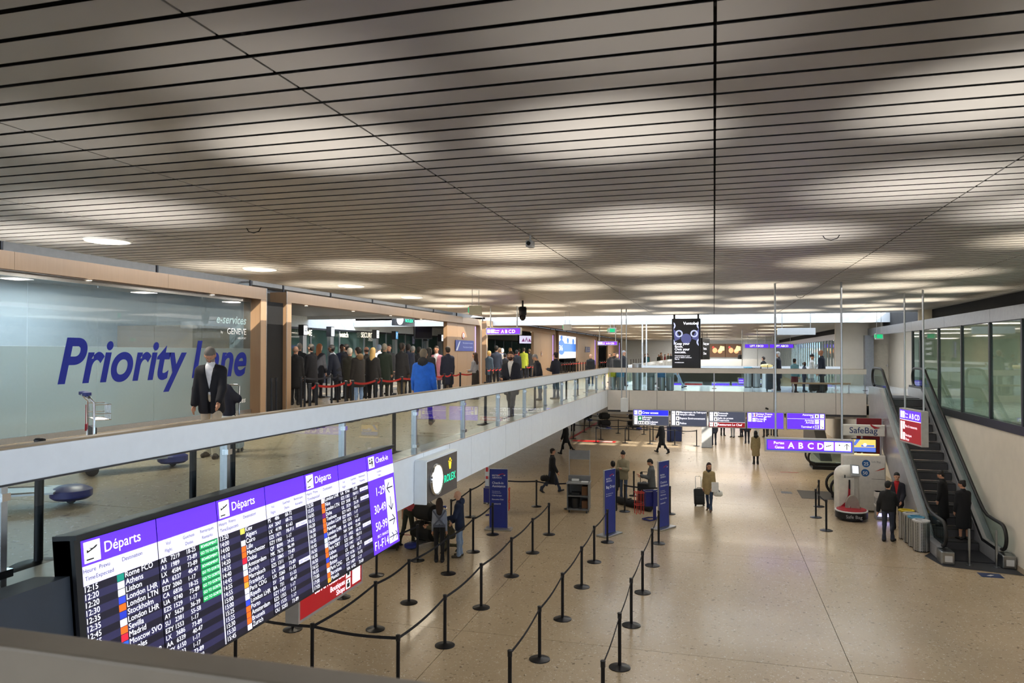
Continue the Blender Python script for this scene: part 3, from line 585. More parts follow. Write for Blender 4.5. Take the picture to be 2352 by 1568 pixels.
    for i,sd in enumerate((-1,1)):
        a=arms[i]; sp_=shc+np.array([sd*.150*s*w,0,-.058*s]); fp,ab,fl=a[:3]; inw=a[3] if len(a)>3 else 0
        ud=np.array([sd*math.sin(ab),math.sin(fp)*math.cos(ab),-math.cos(fp)*math.cos(ab)]); elb=sp_+ud*.285*s
        fa_=fp+fl; fd=np.array([sd*math.sin(ab)*.5*math.cos(inw)-sd*math.sin(inw),math.sin(fa_)*math.cos(inw),-math.cos(fa_)*math.cos(inw)]); fd/=np.linalg.norm(fd); wr=elb+fd*.25*s
        P.append(rc(sp_,elb,.062*s*w,.045*s,TP)); P.append(rc(elb,wr,.044*s,.030*s,SK if short_sleeve else TP,k=.02))
        AR.append((sp_,elb,wr))
        sv=np.cross(fd,[0,1,0]); sv=sv/np.linalg.norm(sv) if np.linalg.norm(sv)>.2 else np.array([1.,0,0]); nv=np.cross(sv,fd); pm=wr+fd*.055*s
        P.append(rc(wr,wr+fd*.08*s,.026*s,.034*s,SK,fy=1,k=.01))
        for q,(o_,l_) in enumerate(zip((-.030,-.010,.010,.030),(.062,.075,.07,.055))):
            b0=wr+fd*.088*s+nv*o_*s*.9; b1=b0+fd*l_*.55*s; b2=b1+(fd*.75-sv*sd*.55)*l_*.5*s; P.append(rc(b0,b1,.0105*s,.0095*s,SK,k=.004)); P.append(rc(b1,b2,.0095*s,.008*s,SK,k=.004))
        t0=wr+fd*.03*s+nv*.025*s; t1=t0+(fd*.5+nv*.7)*.05*s; P.append(rc(t0,t1,.013*s,.011*s,SK,k=.006)); P.append(rc(t1,t1+fd*.035*s,.011*s,.009*s,SK,k=.004))
    if scarf: P.append(rc(nk+[-.05*s,.03,0],nk+[.05*s,.03,0],.055*s,m=SC_,k=.02)); P.append(rc(nk+[.03*s,.09*s,-.02],chest+[.03*s,.13*s,-.05],.035*s,m=SC_))
    if skirt:
        sk_l,sk_c=skirt; P.append(rc(pel+[0,0,.08*s],pel+[0,0,-sk_l],.15*s*w,.19*s*w,CF,fy=.85,k=.03))
    mats=[cmat(SKINS[skin],.55),cmat(top),cmat(trousers),cmat(shoes,.6),mat('eye_dark','1a1412',.2),mat('lips','8d4f45',.5),cmat(beard or hair),cmat(scarf or 'd8d0c0'),cmat(skirt[1] if skirt else top)]
    body=sdf_obj('person',P,vox,mats); body.location=(x,y,z); body.rotation_euler.z=head; tag(body,label,'person',group)
    Hh=[]
    if style in('short','long','bun','grey'):
        Hh+=[el(hd(0,-.018,.035),np.array([.084,.102,.096])*s,0,yaw=yw,pit=-pit),el(hd(0,-.05,-.01),np.array([.078,.062,.085])*s,0,yaw=yw,pit=-pit)]
    if style=='long': Hh+=[rc(hd(0,-.055,.0),hd(0,-.085,-.27),.085*s,.085*s,0,fy=.6),rc(hd(-.068,-.045,.0),hd(-.075,-.045,-.2),.024*s,.026*s,0),rc(hd(.068,-.045,.0),hd(.075,-.045,-.2),.024*s,.026*s,0)]
    if style=='bun': Hh+=[el(hd(0,-.09,.08),np.array([.045]*3)*s,0)]
    if style=='fringe': Hh+=[rc(hd(-.07,-.03,-.01),hd(.07,-.03,-.01),.03*s,m=0),el(hd(0,-.06,-.01),np.array([.072,.05,.06])*s,0)]
    if style=='cap': Hh+=[el(hd(0,-.01,.055),np.array([.09,.11,.085])*s,0),rc(hd(0,-.01,.13),hd(0,-.01,.15),.03*s,m=0)]
    if Hh:
        if style!='cap' and style!='fringe':
            q=hd(0,.105,-.06); Hh.append(cut(q,np.array([.095,.085,.098])*s,'hair',yw,-pit))
        else:
            q=hd(0,.1,-.06); Hh.append(cut(q,np.array([.09,.07,.08])*s,'hair',yw,-pit))
        sdf_obj('hat' if style=='cap' else 'hair',Hh,max(.011,vox*.7),[cmat(hair,.7)],body)
    if jacket:
        e=.018*s; Q=[]
        hem=pel+np.array([0,-.01,.34*s-jl*s*1.0])
        for sd in (-1,1):
            Q.append(rc(waist-up*.05+[sd*.05*s*w,0,0],chest+[sd*.066*s*w,0,0],.108*s*fat+e,.118*s*w+e,0,fy=.88)); Q.append(rc(waist+[sd*.05*s,0,0],hem+[sd*.055*s*fat,-.0,.03],.105*s*fat+e,.112*s*fat+e*1.3,0,fy=.9))
            sp_,elb,wr=AR[(sd+1)//2]; Q.append(rc(sp_,elb,.060*s*w+e,.047*s+e,0)); Q.append(rc(elb,wr-(wr-elb)*.06,.048*s+e,.036*s+e,0,k=.02))
        [Q.append(rc(nk-up*.07,shc+[sd*.138*s*w,0,-.055*s],.062*s,.058*s+e*.5,1 if yoke else 0,k=.05)) for sd in (-1,1)]; Q.append(rc(nk-up*.05+[0,-.02,0],nk-up*.01+[0,-.025,0],.078*s,.07*s,1 if yoke else 0))
        if hood: Q.append(el(nk+[0,-.085*s,.01],np.array([.115,.075,.10])*s,1))
        if jopen:
            Q.append(cut(chest+np.array([0,.17*s,-.03]),np.array([.085*s,.12*s,.24*s]),'j',vee=1)); Q.append(cut(pel+np.array([0,.16*s,-.10]),np.array([.02*s,.12*s,.22*s]),'j'))
        Q.append(rc(chest-up*.05+[0,-.035 if jopen else -.01,0],hem+[0,-.035 if jopen else -.008,.02],.105*s*fat,(.108 if jopen else .13)*s*fat,0,fy=.97))
        Q.append(cut(hem+np.array([0,0,-.17*s]),np.array([.5,.5,.12*s]),'j'))
        # keep the legs' jacket cut from slicing hands: sleeves are rebuilt after the cut
        for sd in (-1,1):
            sp_,elb,wr=AR[(sd+1)//2]
            Q.append(rc(elb,wr-(wr-elb)*.06,.048*s+e,.036*s+e,0,k=.01))
        sdf_obj('jacket',Q,vox,[cmat(jacket),cmat(yoke or hood or jacket)],body)
    return body

# ------------------------------------------------------------------ people in the lower hall
def low(label,px,py,head,**k):
    q=at(px,py,Z=0); return person(label,q.x,q.y,0,math.radians(head),vox=k.pop('vox',.014),**k)
CAR=((.25,.10,.25,.05),(.1,.1,.2,0))
low('man in long black coat striding right past the grey cabinet',1268,1130,-75,h=1.78,jacket='14151a',jl=.80,trousers='2a3346',shoes='2a2a2e',legs=((.42,.12),(-.40,.22)),arms=((-.25,.1,.2),(.2,.1,.3)),w=1.05,fat=1.1)
low('man in dark suit striding left near the far stanchions',1300,1043,75,h=1.8,jacket='101116',jl=.56,trousers='111217',legs=((.35,.1),(-.42,.25)),arms=((.2,.1,.2),(-.1,.1,.2)))
low('man in black coat striding left below the hanging signs',1520,1040,70,h=1.85,jacket='0f1014',jl=.75,trousers='0e0f13',legs=((-.40,.2),(.40,.1)),arms=((.25,.12,.2),(-.2,.1,.2)),fat=1.1)
low('airline employee in dark suit behind the Bag Drop banner',1408,1172,15,h=1.72,jacket='101119',jl=.52,trousers='0e0e13',hair='15110f',w=1.02)
low('man in black beanie, beige sweater and jeans facing the employee',1432,1145,170,h=1.78,top='8f876e',jacket='8c846c',jl=.50,trousers='3f4d63',hair='141416',style='cap',arms=((.35,.15,1.5,.7),(.3,.15,1.5,.7)),shoes='4d3a2a',look=(.1,-.3))
low('dark-haired man in grey jacket looking at his phone beside luggage',1497,1168,100,h=1.76,top='55585a',jacket='55585a',jl=.50,trousers='323848',hair='15120f',arms=((.5,.12,1.35,.25),(.3,.1,1.3,.3)),look=(.55,0))
low('woman in beige coat with dark red hair pulling a black case',1629,1173,168,h=1.68,jacket='9d8a63',jl=.62,trousers='2e3f5c',shoes='5a4232',hair='2e1512',style='long',legs=((.2,.06),(-.16,.2)),arms=((-.05,.12,.5,.25),(-.1,.16,.15,0)),look=(.1,.5),w=.93,fat=.95)
low('man in red T-shirt and dark green trousers by the trolley',938,1250,-20,h=1.74,top='a5424a',trousers='2c2e24',short_sleeve=True,arms=((-.12,.2,.2),(.0,.16,.25)),legs=((-.2,.25),(.15,.05)),shoes='2a2226')
low('woman in grey top with long brown hair wearing a baby wrap',1009,1290,18,h=1.67,top='8b93a6',trousers='101116',shoes='202024',hair='2c1d17',style='long',w=.92,fat=.92,vox=.012)
low('bald man in navy hooded jacket and light blue jeans',1055,1278,100,h=1.77,top='22304e',jacket='1c2946',jl=.50,trousers='8296b2',shoes='4a4034',style='bald',hood='22304e',arms=((.3,.1,1.0,.2),(.15,.1,.5,.1)),look=(.25,.1),vox=.012,skin='d')
low('person crouching in olive trousers between the couple',1035,1268,100,h=1.7,top='3a3b2c',trousers='4a4632',jacket='4b4838',jl=.45,legs=((1.35,2.1),(.5,2.0)),lean=.55,arms=((.5,.1,1.2,.3),(.5,.1,1.2,.3)),hair='3a2a1e')
low('woman in padded beige coat with black hood seen from behind',1736,1066,8,h=1.66,jacket='8d7f5d',jl=.78,trousers='111114',hair='121214',style='long',hood='121214',w=.98,fat=1.08)
low('man in black sweater and dark jeans with his back to us',2040,1243,-28,h=1.76,top='121316',jacket='121316',jl=.33,trousers='2b3140',shoes='17171a',hair='14110f',arms=((-.15,.3,.25),(.45,.14,.9,.3)),legs=((-.05,.04),(.12,.03)),look=(.1,-.2),vox=.012)
low('man in red and black work jacket beside the steel bins',2061,1216,158,h=1.78,top='b01f26',trousers='131318',jacket='1b1c28',jl=.50,jopen=True,yoke='1b1c28',hair='15110f',arms=((.2,.14,.6,.2),(.05,.14,.2)),look=(.15,.3),vox=.012)
# travellers beyond the bridge, mostly seen below the hanging signs
for i,(px,py,hd_,tr,jk,lb) in enumerate([(1640,1022,10,'252b3a','2a3040','person in dark blue trousers beside the square column'),(1660,1000,200,'101014','18181c','traveller in black beside a black suitcase under the signs'),(1683,1004,150,'8a8d92','3a3a40','traveller in light grey trousers under the signs'),(1703,1003,60,'2a2c38','303440','traveller stepping left in dark trousers under the signs'),(1716,1018,170,'141822','1a2030','man in navy trousers walking near the signs'),(1758,1004,20,'16161c','22242c','traveller in black trousers behind the padded coat'),(1768,999,0,'6d6f70','55585c','traveller in grey trousers below the French Sector sign'),(1781,1001,190,'141418','1c1c22','traveller in dark trousers at the right end of the queue'),(1738,1003,180,'dcdcdc','dfe0e2','person in white coat beyond the padded coat'),(1316,990,20,'15151b','1a1a20','person in black standing by the far red floor line')]):
    low(lb,px,py,hd_,h=1.72+.03*(i%3),trousers=tr,jacket=jk,jl=.5 if i!=8 else .7,vox=.026)

# ------------------------------------------------------------------ people on the upper level
def upp(label,px,dep,head,top_y=None,**k):
    x,y=along(px,dep)
    if top_y: k['h']=min(1.93,max(1.5,1.6+(810.8-top_y)*dep/FPX))
    return person(label,x,y,MZ,math.radians(head),vox=k.pop('vox',.022),**k)
upp('grey-haired man in navy blazer and cream trousers looking down',487,11.3,-160,h=1.70,top='e8ebf0',jacket='14161f',jl=.52,jopen=True,trousers='c9bca6',shoes='3a2a20',hair='6d6a66',beard='8d857c',look=(.75,.1),lean=.08,arms=((.28,.14,.35,.1),(-.02,.2,.15)),vox=.011,w=1.08,fat=1.08,legs=((.15,.08),(-.1,.1)))
x,y=at(972,978,Z=MZ)[:2]
person('man in bright blue ski jacket walking away, grey hair',x,y,MZ,math.radians(8),h=1.74,top='1b5fc4',jacket='1c62cc',jl=.56,yoke='2a2b2e',hood='2a2b2e',trousers='17181c',shoes='5a3a26',hair='6f6658',legs=WALK2,arms=((.1,.22,.35),(-.1,.22,.3)),w=1.1,fat=1.15,vox=.011)
x,y=at(1092,917,Z=MZ)[:2]
person('woman in grey sweater and long dark skirt facing the wood panel',x,y,MZ,math.radians(75),h=1.62,top='83848b',trousers='2a2723',skirt=(.58,'241f1d'),hair='3a2418',style='long',arms=((.2,.1,1.3,.5),(.15,.1,1.2,.4)),w=.92,vox=.015,shoes='55524e')
x,y=at(1174,957,Z=MZ)[:2]
person('bearded man in dark jacket and white T-shirt walking towards us',x,y,MZ,math.radians(178),h=1.67,top='dcd8d2',jacket='191b26',jl=.60,jopen=True,trousers='2c3140',hair='3a2619',beard='2a1a12',legs=WALK,arms=((.1,.2,.2),(.1,.18,1.3,.3)),w=1.12,fat=1.12,vox=.012)
x,y=at(1277,916,Z=MZ)[:2]
person('woman in navy hooded coat and jeans at the railing',x,y,MZ,math.radians(65),h=1.62,jacket='1b1f2e',jl=.58,trousers='5c6d86',shoes='8d8578',hair='1e1512',style='bun',arms=((.3,.1,1.4,.4),(.3,.1,1.4,.4)),w=1.0,vox=.015)
upp('grey-haired man in navy coat bending over his luggage',1240,25,120,812,jacket='181c28',jl=.62,trousers='33415a',hair='8b8d90',look=(.6,0),lean=.25,vox=.017)
upp('balding man in black jacket on the far concourse',1357,36,170,813,jacket='141518',jl=.55,trousers='3b4a66',hair='6a5c50',style='fringe',vox=.02,w=1.1)
for i,(px,ty,d,jk,tr,hr,lb) in enumerate([(1402,811,40,'1b1b1e','8d8573','4a3a2c','man in black jacket and khaki trousers in the far group'),(1411,808,43,'202024','202024','1a1512','tall person in black in the far group'),(1417,811,38,'24221f','1c1c20','3b2a20','woman in dark coat in the far group'),(1432,805,36,'17171b','202026','8d9096','grey-haired person in black passing the white poles'),(1482,812,58,'1d1d22','26262c','5a4634','person in black by the far wall at left'),(1487,812,60,'2a6a78','23262c','3a2a20','person in teal by the far wall'),(1491,811,57,'7a4a34','2a2a2c','8a6a44','person in brown coat by the far wall'),(1513,814,50,'22261f','2a2c30','8a8078','elderly man in dark green by the far railing'),(1518,809,55,'5a3c28','2b2b30','2a201a','person in brown behind the far railing'),(1527,813,54,'7a1c22','24242a','2a1c18','person in dark red by the far railing'),(1535,811,56,'34362f','2b2d33','3a2a20','person in olive by the far railing'),(1541,812,54,'2c3440','22252d','2a211c','person in slate blue beside the advertising screen')]):
    d=max(d,5.3*FPX/(1640-px)) if px>1450 else d
    upp(lb,px,d,150+30*(i%5),ty,jacket=jk,jl=.56,trousers=tr,hair=hr,style='long' if 'woman' in lb else 'short',vox=.028)
# on the bridge
def onb(label,px,py,head,**k):
    q=at(px,py,Z=MZ); return person(label,q.x,q.y,MZ,math.radians(head),vox=k.pop('vox',.018),**k)
onb('white-haired man in navy coat with a case on the bridge',1788,897,80,h=1.66,jacket='171c2c',jl=.66,trousers='1e2230',hair='d5d6d8',scarf='b8b8b4',w=1.1,fat=1.1)
onb('girl in teal jacket and dark red skirt on the bridge',1825,901,-40,h=1.38,top='5e8a96',jacket='5e8a96',jl=.4,trousers='3c2028',skirt=(.28,'6a2430'),hair='17120f',style='bun')
onb('child in dark top leaning on a trolley on the bridge',1847,899,-80,h=1.25,top='3c4454',trousers='26304a',hair='6a5444',style='fringe',skin='c')
onb('woman in white jacket and black headscarf drinking from a green bottle',1868,899,-100,h=1.55,top='cfd2cf',jacket='cdd0cd',jl=.60,trousers='8d9096',hair='141416',style='cap',arms=((.5,.15,1.9,.5),(.2,.1,.3)))
onb('bald man in dark blue jacket facing left on the bridge',1888,901,70,h=1.74,top='27364f',jacket='20293c',jl=.54,trousers='3a3c40',skin='b',style='bald',w=1.1,fat=1.1)
onb('person in pale jeans walking right behind the bins on the bridge',1551,890,-85,h=1.7,jacket='9fb0bd',jl=.5,trousers='8ea3b5',legs=((-.5,.3),(.45,.05)))
x,y=along(1699,92); person('distant person in black on the far bridge',x,y,MZ,0,h=1.75,jacket='101012',vox=.03)
x,y=along(1754,34.9); person('person in black bending behind the yellow-topped kiosk',x,y,MZ,1,h=1.45,jacket='15161a',vox=.025)
# in the security queue
SEC=[(679,22.6,796,20,'121214','15161a','9a7a66','fringe','a','bald man in black coat at the left edge of the security opening'),
(688,25.5,779,30,'17181a','17181c','8a8074','short','a','tall grey-haired man in dark coat under pillar number 4'),
(716,23.6,791,80,'15151a','1a1a20','4a443e','short','a','man in black jacket with a cream scarf facing left'),
(733,26.2,790,-10,'1b1c22','20222a','8a5226','long','d','woman with long ginger hair in the security queue'),
(775,25,791,100,'1a2030','17181e','141010','short','c','man with white sleeves and dark vest leaning forward'),
(786,28.5,784,200,'1c2640','1a1c24','0f0c0b','short','c','dark-skinned man in navy facing us behind the queue'),
(797,25.8,791,80,'202024','1a1c22','191310','short','a','dark-haired man facing left in the middle of the queue'),
(803,22.6,800,5,'2a2a22','26241f','b9b2a6','short','a','white-haired man in olive coat seen from behind'),
(824,21.6,798,70,'1d1b1a','6f89ad','1d1613','short','d','young man in fur-hooded parka and blue jeans'),
(843,26.3,797,60,'2a2620','22201d','3a2a20','fringe','b','bald tanned man behind the fur-hooded parka'),
(856,23.2,799,0,'121316','17181b','b89a62','long','d','blonde woman in black coat seen from behind'),
(871,30,786,20,'c9ccd6','3a4454','8d9db0','short','d','person in pale cap and white shirt at the desks'),
(883,24.6,790,10,'1d2a22','1f211f','8a8478','short','a','grey-haired man in dark green jacket'),
(894,28.6,786,190,'3a3c40','2a2c30','15110f','short','a','dark-haired man in patterned jacket lit by daylight'),
(922,24.2,788,-20,'17181c','6a6250','17120f','short','c','man with black backpack and khaki trousers'),
(937,27.5,788,0,'1b2438','23262e','191512','short','c','man in navy near pillar number 7'),
(985,24.3,799,-10,'15151a','252a3a','0e0c0c','long','a','woman with long black hair in black jacket'),
(1003,26.5,795,185,'a86f80','34405c','241a15','short','a','man in pink cardigan and white shirt facing us'),
(1029,25.3,796,40,'1b2236','22242c','2a2420','short','a','man in dark navy jacket beside the wood panel'),
(948,29.5,795,10,'2a2d34','23242a','8f8f8c','short','a','grey-haired person in dark coat behind the blue jacket'),
(962,28.8,797,10,'1f2024','22242a','15110f','short','c','person in charcoal coat behind the blue jacket')]
for i,(px,d,ty,hd_,jk,tr,hr,st,skn,lb) in enumerate(SEC):
    upp(lb,px,d,hd_,ty,jacket=jk,top='d9dbe0' if i in (4,17) else '303238',jl=.62 if i%3 else .72,jopen=(i==17),trousers=tr,hair=hr,style=st,skin=skn,scarf='ddd5c4' if i==2 else None,yoke='c9ccd2' if i==4 else None,hood='6a543a' if i==8 else None,lean=.3 if i==4 else .04,vox=.02,fat=1.05+.05*(i%3))
TH=[(1123,33,806,-30,'3f5266','c9a86a','short','blond child in blue jacket at the third portal'),(1140,34,794,0,'2a3347','191513','short','man with dark blue backpack at the third portal'),(1148,38,799,20,'c9b9a4','8a6a4a','short','man in pale shirt at the third portal'),(1154,40,800,40,'44506a','e2e2e0','short','white-haired person at the third portal'),(1160,36,812,20,'1f1f24','17120f','short','child in dark coat behind the bearded man'),(1172,42,799,10,'6a4c3c','8a6038','bun','woman with hair up behind the bearded man'),(1187,38,804,10,'202229','1a1512','short','man in black near the red belt at the third portal'),(1191,46,800,10,'8a1f2a','201815','short','person in red deep in the third queue'),(1203,44,798,5,'9aa832','2a1f18','short','person in yellow-green jacket and backpack'),(1216,44,801,30,'1a1a1e','5a4a3c','short','person in black at the right of the third queue'),(1222,51,803,50,'24242a','d0cac0','fringe','balding person in dark coat at the third portal')]
for px,d,ty,hd_,jk,hr,st,lb in TH: upp(lb,px,d,hd_,ty,jacket=jk,jl=.58,trousers='252a36',hair=hr,style=st,vox=.026)
x,y=along(25,17.5); person('grey-haired man in dark suit beyond the dark doorway',x,y,MZ,math.radians(30),h=1.72,jacket='17181c',hair='8a7868',style='fringe',vox=.022)

# ================================================================== STANCHIONS
ST={}
def stanchion(x,y,z,label,group,to=None,belt=BELT,hgt=.95):
    t=thing('stanchion',label,'stanchion',(x,y,z),group=group)
    if not ST:
        ST['base']=MB().lathe([(.19,0),(.19,.012),(.17,.022),(.05,.035),(.034,.045)],24).build('base',BLKMET,t,True)
        ST['post']=MB().cyl((0,0,.03),(0,0,hgt-.06),.031,n=14).build('post',BLKMET,t,True)
        ST['head']=MB().cyl((0,0,hgt-.09),(0,0,hgt),.037,n=14).lathe([(.04,hgt-.012),(.04,hgt),(.03,hgt+.008),(.005,hgt+.01)],14).build('belt_head',BLACK,t,True)
    else:
        for k in ST: link(ST[k].name.split('.')[0],ST[k].data,t)
    if to:
        d=Vector((to[0]-x,to[1]-y,0)); d*=1-.04/max(d.length,.1); n=7
        MB().strip([Vector((d.x*i/n,d.y*i/n,hgt-.05-.05*math.sin(PI*i/n))) for i in range(n+1)],.05,.004).build('belt',belt,t)
def clear_of(p,z):
    for q in PEOPLE:
        if abs(q[2]-z)<.5 and math.hypot(q[0]-p[0],q[1]-p[1])<.42: p=(p[0]+.1,p[1]+(.45 if p[1]>=q[1] else -.45))
    return p
def row(pts,where,group,z=0,belt=BELT,join=None,hgt=.95,word='from the front'):
    pts=[clear_of(p,z) for p in pts]
    for i,p in enumerate(pts):
        nx=pts[i+1] if i+1<len(pts) and (join is None or i in join) else None
        stanchion(p[0],p[1],z,'black stanchion, %s %s %s'%(ORD[i],word,where),group,nx,belt,hgt)
LQ='stanchions of the lower queue lanes'
row([(-1.6,10.9),(-1.61,12.97),(-1.63,15.03),(-1.6,17.14),(-1.56,19.39),(-1.56,21.67)],'in the lane nearest the open floor',LQ)
row([(-3.03,10.9),(-3.04,12.93),(-3.04,15.0),(-3.02,17.17),(-3.06,19.3),(-3.01,21.42)],'in the lane ending at the Bag Drop banner',LQ)
row([(-4.93,11.0),(-4.9,13.06),(-4.87,15.2),(-4.84,17.55),(-4.84,19.74),(-4.85,21.86)],'in the lane along the floor joint',LQ)
row([(-6.53,11.08),(-6.52,13.45),(-6.5,15.07),(-6.41,17.31),(-6.45,19.39),(-6.49,21.38)],'in the lane in front of the couple',LQ)
row([(-8.13,11.23),(-8.1,13.0),(-8.09,15.0),(-8.07,16.7),(-7.6,18.18)],'in the lane below the departures board',LQ,join=(3,))
bb=thing('queue_belt','navy belt stretched across the lane ends below the departures board','belt',(0,0,0)); 
for a,b in (((-8.09,11.23),(-6.57,11.08)),((-6.49,11.08),(-4.97,11.0))):
    MB().strip([(a[0]+(b[0]-a[0])*i/6,a[1]+(b[1]-a[1])*i/6,.90-.04*math.sin(PI*i/6)) for i in range(7)],.05,.004).build('belt',BELT,bb)
row([(-7.9,21.58),(-7.91,23.47),(-8.0,25.8),(-6.16,25.7),(-4.95,25.62)],'in the lane behind the bald man',LQ,join=(0,1,2,3))
row([(-3.01,25.72),(-1.47,25.76)],'of the pair behind the blue banners',LQ); row([(-3.1,28.2)],'behind the man in the beanie',LQ)
row([(3.35,24.67),(3.28,26.54),(3.62,28.45)],'beside the bag wrapping machine',LQ,join=(0,1))
FQ='stanchions beyond the bridge'
def pts(l): return [tuple(at(px,py,Z=0)[:2]) for px,py in l]
row(pts([(1369,1016),(1436,1017),(1493,1019),(1550,1022),(1600,1024)]),'of the far queue by the sun patches',FQ,word='from the left')
row(pts([(1317,1007),(1380,1009),(1444,1011),(1500,1013),(1540,1014)]),'of the second far queue row',FQ,word='from the left')
row(pts([(1342,992),(1420,995),(1479,997),(1566,995)]),'of the third far queue row',FQ,word='from the left')
row(pts([(1354,981),(1395,984),(1486,988),(1516,985)]),'of the rearmost far queue row',FQ,word='from the left')
UQ='stanchions on the upper concourse'
for i,p in enumerate([(88,1300),(905,1040),(1115,975),(1177,961),(1233.5,942),(1302,919),(1327,909),(1350,901)]):
    q=at(*p,Z=MZ); stanchion(min(q.x,-4.85),q.y,MZ,'black stanchion close behind the left glass railing, %s from the left'%ORD[i],UQ,hgt=1.0)
for i,px in enumerate((444,534)):
    q=at(px,1000,X=-4.66); stanchion(q.x,q.y,MZ,'black stanchion seen through the railing glass %s of the suited man'%('left','right')[i],UQ,hgt=1.0)
row([tuple(at(px,880,X=-8.25)[:2]) for px in (712,727,794,810,864,875,923,1000,1020,1037,1057,1078)],'of the red belt before the second portal',UQ,MZ,REDBELT,word='from the left')
row([tuple(at(px,860,X=-11.0)[:2]) for px in (692,700,762,776,841,898,1000,1029)],'of the dark belt line inside the second portal',UQ,MZ,BELT,word='from the left')
row([tuple(at(px,860,X=-13.6)[:2]) for px in (690,750,815,850,914,955,1010)],'of the inner belt line of the security hall',UQ,MZ,BELT,word='from the left')
row([tuple(at(px,850,X=-9.2)[:2]) for px in (1118,1128,1136,1144,1152,1208,1220,1228)],'of the belt line before the third portal',UQ,MZ,REDBELT,join=(0,1,2,3,5,6),word='from the left')
row([tuple(at(px,840,X=-9.4)[:2]) for px in (1288,1293,1299,1304,1309,1315,1320,1326,1333,1339,1345,1351)],'of the red belt line before the screen',UQ,MZ,REDBELT,word='from the left')
row([tuple(at(px,840,X=-10.6)[:2]) for px in (1284,1290,1297,1303,1310,1316,1322,1328)],'of the dark belt line under the screen',UQ,MZ,BELT,word='from the left')
row([tuple(at(px,830,X=-8.6)[:2]) for px in (1378,1383,1388,1393,1449,1455,1461,1467,1472)],'of the farthest belt line on the left',UQ,MZ,REDBELT,join=(0,1,2),word='from the left')
for i,px in enumerate((624,635)):
    q=at(px,870,X=-11.0); stanchion(q.x,q.y,MZ,'black stanchion in front of the dark gap, %s of two'%('left','right')[i],UQ,hgt=1.05)

# ================================================================== SIGNS
WL=glow('ffffff',.85); PU=glow(PURPLE,1.1); BL=glow('2a2ee0',.9); SLATE=glow('4a4f63',.55); RED=glow('a00c18',.42); INK=mat('ink','14141c',.6); FRAME=mat('sign_frame','b6b3b0',.4,.5)
def sign_root(name,label,loc,rz,cat='sign',group=None): return thing(name,label,cat,loc,rz,group)
def case(t,w,h,d=.12,b=.03,m=None):     # frame around an opening, centre bottom at origin
    MB().box(-w/2,w/2,0,d,0,h).build('case',m or FRAME,t)
    for a in ((-w/2,w/2,0,b),(-w/2,w/2,h-b,h),(-w/2,-w/2+b,b,h-b),(w/2-b,w/2,b,h-b)): MB().box(a[0],a[1],-.015,0,a[2],a[3]).build('frame_bar',m or FRAME,t)
